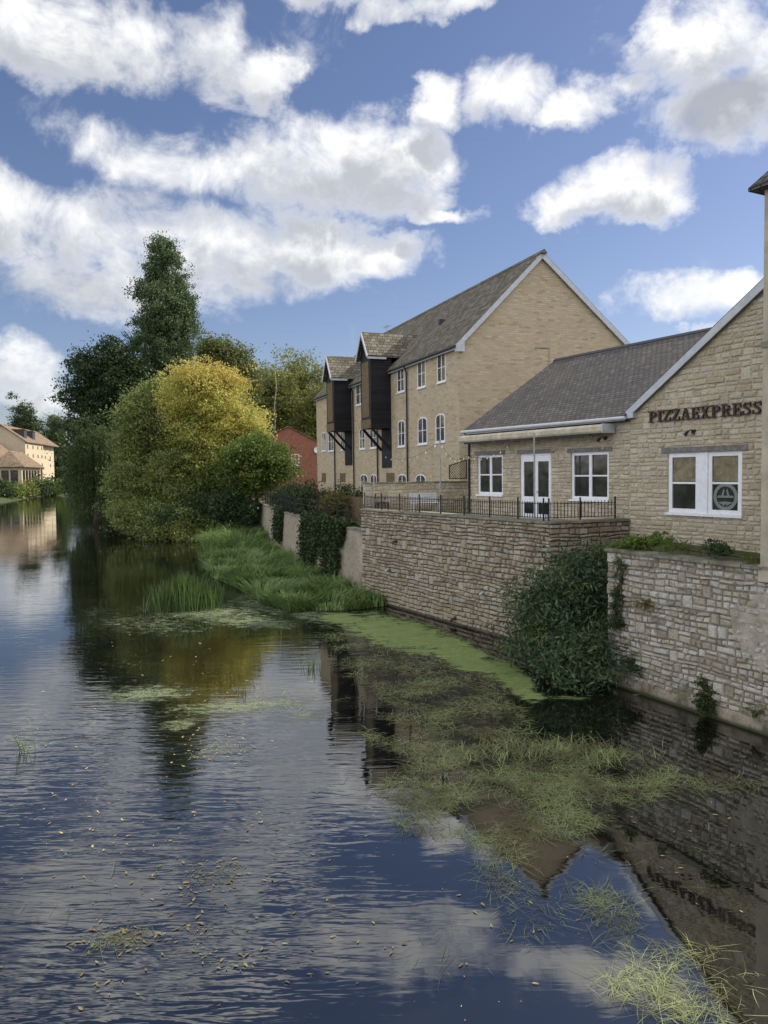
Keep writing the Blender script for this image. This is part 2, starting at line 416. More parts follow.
def tree(name, label, cat, base, lobes, leafmat, nclump, per, spread, size, r0=.4, seed=1, group=None, bark='bark', shell=.45, aspect=.55, zmin=.15, flat=.6, up=.35, droop=0., nl=9, extra=None):
    t = thing(name, label, cat, base, 0, group)
    mb = trunk_mesh(base, lobes, r0, seed, nl, fixed=(bark == 'birch'))
    o = mb.build('trunk', M[bark], None, dz=0, loc=base, smooth=True); o.parent = t; o.location = (0, 0, 0)
    P = lobes_points(lobes, nclump, per, spread, shell, zmin, flat)
    if extra is not None: P = np.concatenate([P, extra])
    V, F = leaf_quads(P, size, aspect, up, droop=droop)
    c = np_mesh('crown', V-np.array(base), F, L[leafmat], parent=t)
    return t
def shrub(name, label, cat, base, lobes, leafmat, nclump, per, spread, size, seed=1, group=None, **kw):
    t = thing(name, label, cat, base, 0, group)
    rnd = random.Random(seed); mb = MB()
    for k in range(6):
        l = lobes[k % len(lobes)]
        e = (l[0]+rnd.uniform(-.4, .4)*l[3], l[1]+rnd.uniform(-.4, .4)*l[4], l[2]+rnd.uniform(0, .5)*l[5])
        mb.tube([base, Vector(base).lerp(Vector(e), .5)+Vector((rnd.uniform(-.1, .1), rnd.uniform(-.1, .1), 0)), e], [.035, .025, .01], 5)
    o = mb.build('stem', M['bark'], None, dz=0, loc=base); o.parent = t; o.location = (0, 0, 0)
    a = dict(shell=.35, aspect=.5, zmin=.02, flat=.7, up=.35, droop=0.); a.update(kw)
    P = lobes_points(lobes, nclump, per, spread, a['shell'], a['zmin'], a['flat'])
    V, F = leaf_quads(P, size, a['aspect'], a['up'], droop=a['droop'])
    np_mesh('foliage', V-np.array(base), F, L[leafmat], parent=t)
    return t
def blades(B, H, W, lean=.35, curl=.5, flatlay=False, th=None):
    """curved grass blades from base points B; H lengths, W widths"""
    n = len(B)
    if th is None: th = RNG.uniform(0, 2*np.pi, n)
    D = np.stack([np.cos(th), np.sin(th), np.zeros(n)], 1)
    S = np.stack([-np.sin(th), np.cos(th), np.zeros(n)], 1)
    ln = np.abs(RNG.normal(0, lean, n))[:, None]; cu = RNG.uniform(.2, 1, n)[:, None]*curl
    H = H[:, None]; W = W[:, None]; Z = np.array([[0, 0, 1.0]])
    P = []
    for f, wf in ((0, .7), (.4, 1), (.75, .7), (1, .08)):
        c = B + Z*H*f*(1-.25*cu*f*f) + D*H*(ln*f + cu*f*f*.8)
        if flatlay:
            c = B + D*H*f + S*H*cu*f*f*.6 + Z*(.008+.05*np.sin(f*3.1)*ln)
        P.append(c - S*W*wf/2); P.append(c + S*W*wf/2)
    V = np.stack(P, 1).reshape(-1, 3)
    base = np.arange(n)[:, None]*8
    q = np.array([[0, 1, 3, 2], [2, 3, 5, 4], [4, 5, 7, 6]])
    F = (base[:, None, :] + q[None]).reshape(-1, 4)
    return V, F
# ------------------------------------------------------------------ rubble stones
def stones(mb, x0, x1, z0, z1, holes=(), hs=(.09, .19), ws=(.16, .46), clip=None, prot=(.012, .035), gap=.012, seed=1, tall=.09, wob=.018):
    """random rubble on the plane y=0 (outward is -y): pairs of uneven courses with taller stones through both"""
    rnd = random.Random(seed)
    br = sorted({z0, z1} | {z for h in holes for z in (h[2], h[3]) if z0 < z < z1})
    pairs = []
    for a, b in zip(br[:-1], br[1:]):
        z = a; rows = []
        while z < b-1e-6:
            h = rnd.uniform(*hs); rows.append(h); z += h
        k = (b-a)/sum(rows); z = a; lv = [a]
        for h in rows: z += h*k; lv.append(z)
        i = 0
        while i < len(lv)-1:
            if i+2 < len(lv) or i+2 == len(lv): pass
            if i+2 <= len(lv)-1: pairs.append((lv[i], lv[i+1], lv[i+2])); i += 2
            else: pairs.append((lv[i], None, lv[i+1])); i += 1
    def wz(x, z):
        f = min(1, (z-z0)/.3, (z1-z)/.3); f = max(0, f)
        for h in holes:
            f = min(f, max(0, max(h[0]-x, x-h[1], h[2]-z, z-h[3])/.3))
        return z + wob*f*(math.sin(2.3*x+z*4.1+seed)+.6*math.sin(5.7*x-z*7.3))
    def one(X0, X1, Z0, Z1):
        g = gap*rnd.uniform(.5, 1.3); j = lambda q: rnd.uniform(-q, q)*1.7
        X0 += g/2; X1 -= g/2; Z0 += g/2; Z1 -= g/2
        if X1-X0 < .03 or Z1-Z0 < .02: return
        p = -rnd.uniform(*prot); bv = min(.032, (X1-X0)*.2, (Z1-Z0)*.25)
        o = [(X0+j(.006), .02, Z0+j(.006)), (X1+j(.006), .02, Z0+j(.006)), (X1+j(.006), .02, Z1+j(.006)), (X0+j(.006), .02, Z1+j(.006))]
        q = [(X0+bv+j(.008), p+j(.006), Z0+bv+j(.008)), (X1-bv+j(.008), p+j(.006), Z0+bv+j(.008)), (X1-bv+j(.008), p+j(.006), Z1-bv+j(.008)), (X0+bv+j(.008), p+j(.006), Z1-bv+j(.008))]
        mb.add([(v[0], v[1], wz(v[0], v[2])) for v in o+q], [(4, 5, 6, 7), (0, 1, 5, 4), (1, 2, 6, 5), (2, 3, 7, 6), (3, 0, 4, 7)])
    for (a, m_, b) in pairs:
        m = (a+b)/2; L0, L1 = x0, x1
        if clip:
            c0, c1 = clip(b); L0 = max(L0, c0); L1 = min(L1, c1)
        if L1-L0 < .1: continue
        segs = [(L0, L1)]
        for h in holes:
            if h[2] < m < h[3]:
                ns = []
                for s0, s1 in segs:
                    if h[0] > s0: ns.append((s0, min(s1, h[0])))
                    if h[1] < s1: ns.append((max(s0, h[1]), s1))
                segs = [q for q in ns if q[1]-q[0] > .03]
        for s0, s1 in segs:
            x = s0; w = []
            while x < s1-1e-6:
                t_ = m_ is not None and rnd.random() < tall
                q = max(rnd.uniform(*ws), (b-a)*.95 if t_ else 0)*(1 if t_ or m_ is None else rnd.choice((1, 1.5, 2))); w.append((q, t_)); x += q
            k = (s1-s0)/sum(q[0] for q in w); x = s0
            for q, t_ in w:
                q *= k
                if m_ is None or t_: one(x, x+q, a, b)
                else:
                    mm = m_+rnd.uniform(-.06, .06)*(b-a)
                    for (c, d) in ((a, mm), (mm, b)):
                        n = max(1, round(q/rnd.uniform(*ws))); cuts = [0]+[(i+rnd.uniform(-.25, .25))/n for i in range(1, n)]+[1]
                        for u, v in zip(cuts[:-1], cuts[1:]): one(x+q*u, x+q*v, c, d)
                x += q
def wall_holes(mb, x0, x1, z0, z1, holes, y=0.0, rd=.14):
    xs = sorted({x0, x1} | {v for h in holes for v in h[:2]}); zs = sorted({z0, z1} | {v for h in holes for v in h[2:4]})
    for a, b in zip(xs[:-1], xs[1:]):
        for c, d in zip(zs[:-1], zs[1:]):
            if any(h[0] <= (a+b)/2 <= h[1] and h[2] <= (c+d)/2 <= h[3] for h in holes): continue
            mb.quad((a, y, c), (b, y, c), (b, y, d), (a, y, d))
    for h in holes:
        a, b, c, d = h
        mb.quad((a, y, c), (a, y, d), (a, y+rd, d), (a, y+rd, c)); mb.quad((b, y, d), (b, y, c), (b, y+rd, c), (b, y+rd, d))
        mb.quad((a, y, d), (b, y, d), (b, y+rd, d), (a, y+rd, d)); mb.quad((a, y, c), (a, y+rd, c), (b, y+rd, c), (b, y, c))
def xf(mb, fr, off):   # move a local builder's points into another frame's world
    return mb
# ================================================================== SETTING
# water
def water_mat():
    m, t = newmat('river_water', (.012, .016, .010), .015, .5)
    t.b.inputs['IOR'].default_value = 2.4
    pos = t.pos
    sep = t.node('ShaderNodeSeparateXYZ', {'Vector': pos})
    mp = t.node('ShaderNodeMapping', {'Vector': pos, 'Rotation': (0, 0, R(17)), 'Scale': (1.0, 4.8, 1)})
    mp2 = t.node('ShaderNodeMapping', {'Vector': pos, 'Rotation': (0, 0, R(9)), 'Scale': (3.0, 9.5, 1)})
    r1 = t.noise(mp.outputs[0], 1.0, 2, .5, .5)
    r2 = t.noise(mp2.outputs[0], 1.0, 2, .5, .3)
    swell = t.noise(pos, .8, 2, .5)
    # wind mask: rippled towards the open river on the left, calm beside the wall
    calm = t.smooth(t.math('ADD', sep.outputs[0], t.math('MULTIPLY', t.noise(pos, .22, 3, .6), 4.0)), 3.0, -.6)
    patch = t.smooth(t.noise(pos, .16, 3, .6), .36, .6, .25, 1)
    lee = t.smooth(sep.outputs[1], 22, 13, .22, 1.0)
    k = t.math('MULTIPLY', t.math('MULTIPLY', calm, patch), lee)
    h = t.math('ADD', t.math('MULTIPLY', r1, .0145), t.math('MULTIPLY', r2, .0036))
    h = t.math('MULTIPLY', h, t.math('ADD', k, .05))
    h = t.math('ADD', h, t.math('MULTIPLY', swell, .0025))
    t.l.new(t.bump(h, 1.0), t.b.inputs['Normal'])
    d = t.noise(pos, .5, 5, .6)
    setc(t, t.mix(t.smooth(d, .35, .7), (.0030, .0036, .0030), (.008, .008, .0045)))
    return m
M['water'] = water_mat()
w = MB(); w.quad((-900, -400, 0), (700, -400, 0), (700, 1500, 0), (-900, 1500, 0))
tag(w.build('water', M['water']), kind='structure')
bed = MB(); bed.quad((-900, -400, -1.6), (700, -400, -1.6), (700, 1500, -1.6), (-900, 1500, -1.6))
tag(bed.build('river_bed', M['soil']), kind='structure')
# wall lines
FA = Frame(*on_z(611.5, 684, 0).to_2d(), math.atan2(*(reversed((on_z(768, 735.6, 0)-on_z(611.5, 684, 0)).to_2d()))))
B0 = on_z(389, 605.8, 0); B1 = on_z(513, 640.4, 0)
FB = Frame(B0.x, B0.y, math.atan2(B1.y-B0.y, B1.x-B0.x))
FP = Frame(7.94, 24.8, math.atan2(-.875, .485))
FT = Frame(3.76, 38.0, math.atan2(-.941, .337))
xBc = FB.hit(549.6, 560)[0]; xBl = FB.hit(362, 540)[0]
cornerB = FB.w(xBc, 0); leftB = FB.w(xBl, 0)
# line of the lower garden wall further up the river
WC = [FB.w(xBl, .25), Vector((-1.9, 37.2, 0)), Vector((-5.9, 49.2, 0)), Vector((-10.2, 66, 0)), Vector((-14.5, 84, 0))]
# ground sheets
RB = [(-14.2, 64), (-19, 74), (-28, 89), (-38, 112), (-66, 170), (-105, 245), (-136, 325), (-152, 350)]
LBK = [(-152, 350), (-140, 322), (-114, 258), (-96, 205), (-88, 170), (-80, 110), (-76, 40), (-76, -300)]
def bank(name, line, side, far):
    mb = MB(); n = len(line); rnd = random.Random(3)
    ring = []
    for k, (off, z) in enumerate(((-.6, -.6), (.4, .12), (2.5, .7), (7, 1.5), (16, 1.9))):
        row = []
        for i, p in enumerate(line):
            a = Vector(line[max(i-1, 0)]); b = Vector(line[min(i+1, n-1)]); d = (b-a).normalized()
            nrm = Vector((d.y, -d.x))*side
            q = Vector(p) + nrm*off*(1+rnd.uniform(-.2, .2)*(k > 0))
            row.append((q.x, q.y, z))
        ring.append(row)
    ring.append([(far, r[1], 2.0) for r in ring[-1]])
    for a, b in zip(ring[:-1], ring[1:]):
        for i in range(n-1): mb.quad(a[i], a[i+1], b[i+1], b[i])
    o = mb.build(name, M['ground'], smooth=True); tag(o, kind='structure'); return o
def densify(l, k):
    out = []
    for a, b in zip(l[:-1], l[1:]):
        for i in range(k): out.append((a[0]+(b[0]-a[0])*i/k, a[1]+(b[1]-a[1])*i/k))
    return out+[l[-1]]
bank('right_bank', densify(RB, 4), 1, 600)
bank('left_bank', densify(LBK, 4), 1, -800)
g = MB(); g.quad((-800, 340, 1.95), (600, 340, 1.95), (600, 1400, 1.95), (-800, 1400, 1.95))
tag(g.build('far_ground', M['ground']), kind='structure')
pA0 = FA.w(FA.hit(607, 600)[0]+.02, .25); pA1 = FA.w(14, .25)
gp = [(pA1.x, pA1.y), (60, pA1.y), (60, 92), (-14.3, 92)] + [(p.x+.12, p.y) for p in reversed(WC)] + [(cornerB.x+.1, cornerB.y+.2), (pA0.x+1.2, pA0.y+2.2), (pA0.x, pA0.y)]
g = MB(); g.poly([(x, y, 3.02) for x, y in gp]); tag(g.build('garden_ground', M['ground']), kind='structure')
xw0 = FP.hit(462, 470)[0]
g = MB()
tp = [FB.w(xBl+.2, .3), FB.w(xBc-.2, .3), FP.w(0, -.05), FP.w(xw0-3, -.05)]
g.poly([(p.x, p.y, 3.85) for p in tp]); tag(g.build('terrace_floor', M['pave']), kind='structure')
# ================================================================== river wall (near)
xa0 = FA.hit(607.5, 600)[0]; xa1 = 9.0; ZA = 3.50
t = thing('river_wall', 'weathered grey rubble river wall below the lettered stone gable, plants along its top', 'wall', FA.w(xa0, 0, 0), FA.a)
def loc_shift(mb, dx):
    mb.v = [(v[0]-dx, v[1], v[2]) for v in mb.v]; return mb
s = MB(); stones(s, xa0, xa1, 0.30, ZA, hs=(.09, .18), ws=(.15, .36), prot=(.0, .055), gap=.026, seed=3)
st = loc_shift(s, xa0).build('masonry', M['stone_river'], t)
b = MB(); b.box(xa0+.01, xa1, .012, .5, -.8, ZA-.005); loc_shift(b, xa0).build('wall_core', M['mortar_grey'], t)
b = MB(); rnd = random.Random(6); x = xa0-.02
while x < xa1:
    wd = rnd.uniform(.3, .8); h_ = rnd.uniform(.22, .40); b.prismx([(-.07-rnd.uniform(0, .04), -.8), (.3, -.8), (.3, h_+.06), (-.01, h_+.04), (-.05, h_-.04)], x+.004, x+wd); x += wd
loc_shift(b, xa0).build('footing', M['footing'], t)
b = MB(); x = xa0-.05; rnd = random.Random(5)
while x < xa1:
    wd = rnd.uniform(.45, .95); z = ZA+rnd.uniform(-.008, .012)
    b.hexa([(x+.006, -.10+rnd.uniform(-.02, .02), z), (x+wd-.006, -.10+rnd.uniform(-.02, .02), z), (x+wd-.006, .45, z), (x+.006, .45, z),
            (x+.012, -.09, z+.07), (x+wd-.012, -.09+rnd.uniform(-.015, .015), z+.07), (x+wd-.012, .45, z+.075), (x+.012, .45, z+.075)])
    x += wd
loc_shift(b, xa0).build('coping', M['coping'], t)
# render patch on the river wall (right)
p0 = FA.hit(722, 600); b = MB(); px_ = [(731, 608), (737, 601), (741, 606), (752, 600), (760, 592), (790, 588), (800, 670), (779, 676), (768, 668), (761, 674), (752, 655), (744, 660), (739, 640), (733, 636)]
poly = [FA.hit(*q) for q in px_]; b.prism([(q[0], q[1]) for q in reversed(poly)], -.016, .02)
loc_shift(b, xa0).build('render_patch', M['render'], t)
# soil ledge between river wall and gable
g = MB(); e0 = FA.w(xa0, .4, ZA-.10); e1 = FA.w(7, .4, ZA-.16); g0 = FP.w(.2, .1, 3.46); g1 = FP.w(8.5, .1, 3.22)
NN = 14
for i in range(NN):
    for j in range(4):
        def pt(u, v):
            a = e0.lerp(e1, u); c = g0.lerp(g1, u); p = a.lerp(c, v); return (p.x, p.y, p.z+.05*math.sin(u*23+v*9)*math.sin(v*3.1))
        g.quad(pt(i/NN, j/4), pt((i+1)/NN, j/4), pt((i+1)/NN, (j+1)/4), pt(i/NN, (j+1)/4))
M['ledge'] = (lambda mt: (setc(mt[1], mt[1].mix(mt[1].smooth(mt[1].noise(mt[1].pos, 3, 6, .7), .4, .6), (.05, .04, .025), (.07, .085, .02))), mt[0])[1])(newmat('mossy_soil', rough=1))
tag(g.build('ledge_soil', M['ledge'], smooth=True), kind='structure')
# ================================================================== terrace wall
ZB = 4.0
t = thing('terrace_wall', 'tall brown rubble retaining wall carrying the railed terrace, green algae at its foot', 'wall', FB.w(xBl, 0, 0), FB.a)
s = MB(); stones(s, xBl, xBc, 0.05, ZB-.02, hs=(.11, .20), ws=(.18, .40), prot=(.0, .07), gap=.026, seed=11)
loc_shift(s, xBl).build('masonry', M['stone_terrace'], t)
b = MB(); b.box(xBl+.02, xBc-.012, .012, .42, -.8, ZB-.03); loc_shift(b, xBl).build('wall_core', M['mortar_dark'], t)
# return of the wall, towards the gable
rp = FP.w(-.02, -.02); rv = Vector((rp.x-cornerB.x, rp.y-cornerB.y)); rl = rv.length; ra = math.atan2(rv.y, rv.x)-FB.a
s = MB(); stones(s, 0, rl, 0.05, ZB-.02, hs=(.11, .20), ws=(.18, .40), prot=(.0, .07), gap=.026, seed=12)
b = MB(); b.box(.012, rl, .012, .42, -.8, ZB-.03)
def rot_local(mb, ang, ox, oy):
    c, s_ = math.cos(ang), math.sin(ang); mb.v = [(ox+v[0]*c-v[1]*s_, oy+v[0]*s_+v[1]*c, v[2]) for v in mb.v]; return mb
rot_local(s, ra, xBc-xBl, 0).build('return_masonry', M['stone_terrace'], t)
rot_local(b, ra, xBc-xBl, 0).build('return_core', M['mortar_dark'], t)
def coping_run(length, seed, y0=-.08, y1=.42, z=ZB-.02, th=.07):
    b = MB(); x = -.03; rnd = random.Random(seed)
    while x < length-.02:
        wd = min(rnd.uniform(.5, .95), length-x); zz = z+rnd.uniform(-.004, .008)
        b.hexa([(x+.005, y0+rnd.uniform(-.015, .015), zz), (x+wd-.005, y0+rnd.uniform(-.015, .015), zz), (x+wd-.005, y1, zz), (x+.005, y1, zz),
                (x+.012, y0+.01, zz+th), (x+wd-.012, y0+.01, zz+th), (x+wd-.012, y1, zz+th), (x+.012, y1, zz+th)])
        x += wd
    return b
coping_run(xBc-xBl, 8).build('coping', M['coping'], t)
rot_local(coping_run(rl, 9, z=ZB-.012), ra, xBc-xBl, 0).build('return_coping', M['coping'], t)
# drain stubs in the terrace wall
for k, (px, py) in enumerate(((390, 569), (485, 592), (397, 541), (456, 618))):
    x, z = FB.hit(px, py); p = FB.w(x, 0, z)
    o = thing('drain_pipe', ['grey drain stub sticking out low at the left end of the terrace wall', 'grey drain stub sticking out halfway along the terrace wall', 'small dark drain stub near the top left of the terrace wall', 'short brown drain stub just above the algae at the terrace wall foot'][k], 'pipe', p, FB.a, 'drain stubs in the terrace wall')
    mb = MB(); mb.tube([(0, .03, z), (.03, -.17, z-.02), (.07, -.27, z-.07)], [.05, .05, .05], 10)
    mb.build('pipe', M['pvc'] if k < 2 else M['bark'], o, smooth=True)
    mb = MB(); mb.tube([(0, -.035, z), (.005, -.05, z)], [.075, .075], 10); mb.build('collar', M['mortar_dark'], o)
# ================================================================== lower garden wall up river
t = thing('garden_wall', 'pale rendered river wall with ivy spilling over it, left of the terrace wall', 'wall', (WC[0].x, WC[0].y, 0))
mb = MB(); cp = MB()
O = WC[0]
for i, (a, b_) in enumerate(zip(WC[:-1], WC[1:])):
    d = (b_-a).normalized(); n = Vector((d.y, -d.x, 0))   # towards land
    a2, b2 = a-O, b_-O
    for (z0, z1, o0, o1, tgt) in ((-.8, 3.0, .22, 0, mb), (3.003, 3.09, -.06, -.06, cp)):
        th = .34
        A0 = a2-n*o0; B0_ = b2-n*o0; A1 = a2-n*(o1 if o1 else 0); B1_ = b2-n*(o1 if o1 else 0)
        if tgt is cp: A0 = A1 = a2-n*.06; B0_ = B1_ = b2-n*.06
        tgt.hexa([(A0.x, A0.y, z0), (a2.x+n.x*th, a2.y+n.y*th, z0), (b2.x+n.x*th, b2.y+n.y*th, z0), (B0_.x, B0_.y, z0),
                  (A1.x, A1.y, z1), (a2.x+n.x*th, a2.y+n.y*th, z1), (b2.x+n.x*th, b2.y+n.y*th, z1), (B1_.x, B1_.y, z1)])
M['garden_render'] = stone_mat('old_render', [(0, (.36, .31, .23)), (1, (.38, .33, .25))], stain=(.16, .13, .10), stain_amt=.8, moss=(.06, .07, .03), wl=.2, grain=.3)
mb.build('masonry', M['garden_render'], t); cp.build('coping', M['coping'], t)
def wc_at(f):
    """f in metres along the garden wall from the terrace wall"""
    for a, b_ in zip(WC[:-1], WC[1:]):
        l = (b_-a).length
        if f <= l or b_ is WC[-1]:
            d = (b_-a).normalized(); return a+d*f, d, Vector((d.y, -d.x, 0))
        f -= l
# ================================================================== restaurant wing + gabled building
def window(parent, x0, x1, z0, z1, y=.06, cols=2, rows=2, fw=.07, mull=.06, glass='glass', sill=True, frame='white_paint', dep=.07, arch=0.0, bar=.03, name='window', sillw=.05):
    """casement window: frame mesh with sub-parts pane (and sill)"""
    mb = MB()
    zt = z1-arch
    mb.box(x0, x0+fw, y, y+dep, z0, zt); mb.box(x1-fw, x1, y, y+dep, z0, zt); mb.box(x0+fw, x1-fw, y, y+dep, z0, z0+fw)
    if arch:
        n = 8; cx = (x0+x1)/2; rx = (x1-x0)/2
        for i in range(n):
            a0, a1 = math.pi*(1-i/n), math.pi*(1-(i+1)/n)
            P = [(cx+rx*math.cos(a0), zt+arch*math.sin(a0)), (cx+(rx-fw)*math.cos(a0), zt+(arch-fw)*math.sin(a0)), (cx+(rx-fw)*math.cos(a1), zt+(arch-fw)*math.sin(a1)), (cx+rx*math.cos(a1), zt+arch*math.sin(a1))]
            mb.prism(P, y, y+dep)
    else: mb.box(x0+fw, x1-fw, y, y+dep, z1-fw, z1)
    ix0, ix1, iz0, iz1 = x0+fw, x1-fw, z0+fw, z1-fw
    for c in range(1, cols):
        cx = ix0+(ix1-ix0)*c/cols; mb.box(cx-mull/2, cx+mull/2, y+.006, y+dep-.003, iz0, iz1)
    for r in range(1, rows):
        cz = iz0+(iz1-iz0)*r/rows
        for c in range(cols):
            a = ix0+(ix1-ix0)*c/cols+(mull/2 if c else 0); b = ix0+(ix1-ix0)*(c+1)/cols-(mull/2 if c < cols-1 else 0)
            mb.box(a, b, y+.012, y+dep-.006, cz-bar/2, cz+bar/2)
    fo = mb.build(name, M[frame], parent)
    pb = MB()
    if arch:
        n = 10; cx = (x0+x1)/2; rx = (x1-x0)/2-fw*.8
        pb.poly([(cx-rx, y+dep*.6, iz0-.01), (cx+rx, y+dep*.6, iz0-.01)] + [(cx+rx*math.cos(math.pi*i/n), y+dep*.6, zt+(arch-fw*.8)*math.sin(math.pi*i/n)) for i in range(n+1)])
    else: pb.quad((ix0-.01, y+dep*.6, iz0-.01), (ix1+.01, y+dep*.6, iz0-.01), (ix1+.01, y+dep*.6, iz1+.01), (ix0-.01, y+dep*.6, iz1+.01))
    pb.build('pane', M[glass], fo)
    if sill:
        sb = MB(); sb.box(x0-.05, x1+.05, -.05-sillw*.4, y+dep*.5, z0-.07, z0-.003); sb.build('sill', M[frame], fo)
    return fo
def hitrect(fr, px0, py0, px1, py1, d=0.0):
    a = fr.hit(px0, (py0+py1)/2, d)[0]; b = fr.hit(px1, (py0+py1)/2, d)[0]
    m = (px0+px1)/2; return (a, b, fr.hit(m, py1, d)[1], fr.hit(m, py0, d)[1])
ZG = 3.5
# -- wing
XW = FP.hit(463, 480, -.25)[0]+.12; ZE = 7.38
t = thing('restaurant_wing', 'low stone restaurant wing with slate roof, double doors and two white windows behind the terrace', 'building', FP.w(0, 0, ZG), FP.a)
w1 = hitrect(FP, 477.5, 455, 502.5, 494.5); w2 = hitrect(FP, 571, 452, 608.5, 499.5); dr = hitrect(FP, 520, 453.5, 551, 517)
dr = (dr[0], dr[1], 3.86, dr[3])
holes = [w1, w2, dr]
s = MB(); stones(s, XW, -.02, 3.85, ZE, holes, hs=(.11, .20), ws=(.2, .46), prot=(.004, .03), seed=21, gap=.016, tall=.05, wob=.008)
s.build('stonework', M['stone_restaurant'], t)
b = MB(); wall_holes(b, XW+.005, 0, 3.3, ZE, holes, .012, .25)
b.quad((XW+.005, 9.74, 3.3), (XW+.005, .012, 3.3), (XW+.005, .012, ZE), (XW+.005, 9.74, ZE)); b.poly([(XW+.005, 9.74, ZE), (XW+.005, .012, ZE), (XW+.005, 4.87, ZE+3.15)])
b.quad((0, 9.74, 3.3), (XW, 9.74, 3.3), (XW, 9.74, ZE), (0, 9.74, ZE))
b.build('wall', M['mortar_warm'], t)
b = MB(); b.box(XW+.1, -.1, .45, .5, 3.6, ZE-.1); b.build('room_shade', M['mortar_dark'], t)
PW = .64   # pitch
b = MB()
def slope(mb, x0, x1, y0, z0, y1, z1, th=.10):
    mb.hexa([(x0, y0, z0-th), (x1, y0, z0-th), (x1, y1, z1-th), (x0, y1, z1-th), (x0, y0, z0), (x1, y0, z0), (x1, y1, z1), (x0, y1, z1)])
zr = ZE+.16+4.87*PW
slope(b, XW-.12, -.01, -.28, ZE+.16-.28*PW, 4.87, zr); slope(b, -.01, 5.2, .35, ZE+.16+.35*PW, 4.87, zr); slope(b, 5.2, XW-.12, 9.74+.28, ZE+.16-.28*PW, 4.873, zr)
ro = b.build('roof', M['slate'], t)
b = MB()
x = XW-.14
while x < 5.0:
    b.prismx([(4.72, zr-.09), (5.02, zr-.09), (5.02, zr-.05), (4.87, zr+.055), (4.72, zr-.05)], x, x+.44); x += .45
b.build('ridge_tiles', M['lead'], ro)
b = MB(); b.box(XW-.12, -.02, -.26, -.22, ZE-.17, ZE-.03+.02); b.build('fascia', M['soffit'], t)
b = MB(); b.tube([(XW-.15, -.33, ZE-.06), (.1, -.33, ZE-.09)], .055, 8); b.build('gutter', M['soffit'], t)
b = MB(); b.tube([(XW+.06, -.30, ZE-.08), (XW+.06, -.06, ZE-.35), (XW+.06, -.06, 3.9)], .045, 8); b.build('downpipe', M['black_metal'], t)
b = MB(); b.box(XW+.02, -.02, -.22, 0, ZE-.19, ZE-.175); b.build('soffit_board', M['black_board'], t)
for (wx, nm) in ((w1, 'window'), (w2, 'window')):
    f = window(t, *wx, y=.05, fw=.10, mull=.13, bar=.05, dep=.08)
for wx in (w1, w2, dr):
    b = MB(); b.box(wx[0]-.16, wx[1]+.16, -.03, .1, wx[3]+.004, wx[3]+.15); b.build('lintel', M['timber_lintel'], t)
# double door
d0, d1, dz0, dz1 = dr; dm = (d0+d1)/2
b = MB(); b.box(d0, d0+.07, .05, .13, dz0, dz1); b.box(d1-.07, d1, .05, .13, dz0, dz1); b.box(d0+.07, d1-.07, .05, .13, dz1-.07, dz1)
door = b.build('door', M['white_paint'], t)
for (a, c) in ((d0+.075, dm-.004), (dm+.004, d1-.075)):
    b = MB(); st_ = .10; zt = dz1-.075; mid = dz0+.62
    b.box(a, a+st_, .045, .095, dz0+.01, zt); b.box(c-st_, c, .045, .095, dz0+.01, zt)
    b.box(a+st_, c-st_, .045, .095, zt-.22, zt); b.box(a+st_, c-st_, .045, .095, dz0+.01, dz0+.17); b.box(a+st_, c-st_, .045, .095, mid-.02, mid+.2)
    lf = b.build('door_leaf', M['white_paint'], door)
    b = MB(); b.quad((a+st_-.01, .075, dz0+.15), (c-st_+.01, .075, dz0+.15), (c-st_+.01, .075, zt-.2), (a+st_-.01, .075, zt-.2)); b.build('door_pane', M['glass'], door)
b = MB(); b.bar((dm+.06, .02, dz0+1.0), (dm+.16, .02, dz0+1.0), .025); b.build('handle', M['black_metal'], door)
# awning cassette
aw0 = FP.hit(463, 432, -.4)[0]; aw1 = FP.hit(607, 428, -.4)[0]
aw = thing('awning', 'long cream rolled awning case under the eaves above the doors', 'awning', FP.w(aw1, -.1, ZE-.5), FP.a)
b = MB(); za = ZE-.36
l = aw0-aw1
b.prismx([(-.52, za-.10), (-.48, za-.16), (.0, za-.11), (.0, za+.1), (-.40, za+.12), (-.52, za+.04)], l, 0)
b.build('cassette', M['cream_awning'], aw)
b = MB(); b.box(l-.02, l, -.54, .02, za-.17, za+.13); b.build('end_cap', M['soffit'], aw); b = MB(); b.box(0, .03, -.54, .02, za-.17, za+.13); b.build('end_cap', M['soffit'], aw)
b = MB(); b.box(l+.3, -.6, -.47, -.43, za-.24, za-.158); b.build('front_bar', M['black_metal'], aw)
for k, fx in enumerate((.28, .42)):
    b = MB(); b.bar((l*(1-fx)-.0, -.45, za-.2), (l*(1-fx)+.9, -.18, za-.22), .05); b.build('folding_arm', M['grey_metal'], aw)
# -- gabled building
XG = 13.0; PG = .655; ZK = ZE+.05
t = thing('gabled_building', 'stone gabled restaurant building with dark raised lettering and a double white window', 'building', FP.w(0, 0, ZG-.3), FP.a)
gw = hitrect(FP, 668, 452, 741.5, 514)
s = MB(); apex = ZK+XG/2*PG
def clipg(z):
    if z <= ZK: return (-1e9, 1e9)
    return ((z-ZK)/PG, XG-(z-ZK)/PG)
stones(s, .01, XG, 3.05, apex-.1, [gw], hs=(.11, .20), ws=(.2, .50), clip=clipg, prot=(.003, .026), gap=.014, tall=.05, wob=.008, seed=31)
s.build('stonework', M['stone_restaurant'], t)
b = MB(); wall_holes(b, 0.0, XG, 2.9, ZK, [gw], .012, .22); b.poly([(0, .012, ZK), (XG, .012, ZK), (XG/2, .012, apex)])
b.quad((0, 12, 2.9), (0, .012, 2.9), (0, .012, ZK), (0, 12, ZK)); b.quad((XG, .012, 2.9), (XG, 12, 2.9), (XG, 12, ZK), (XG, .012, ZK))
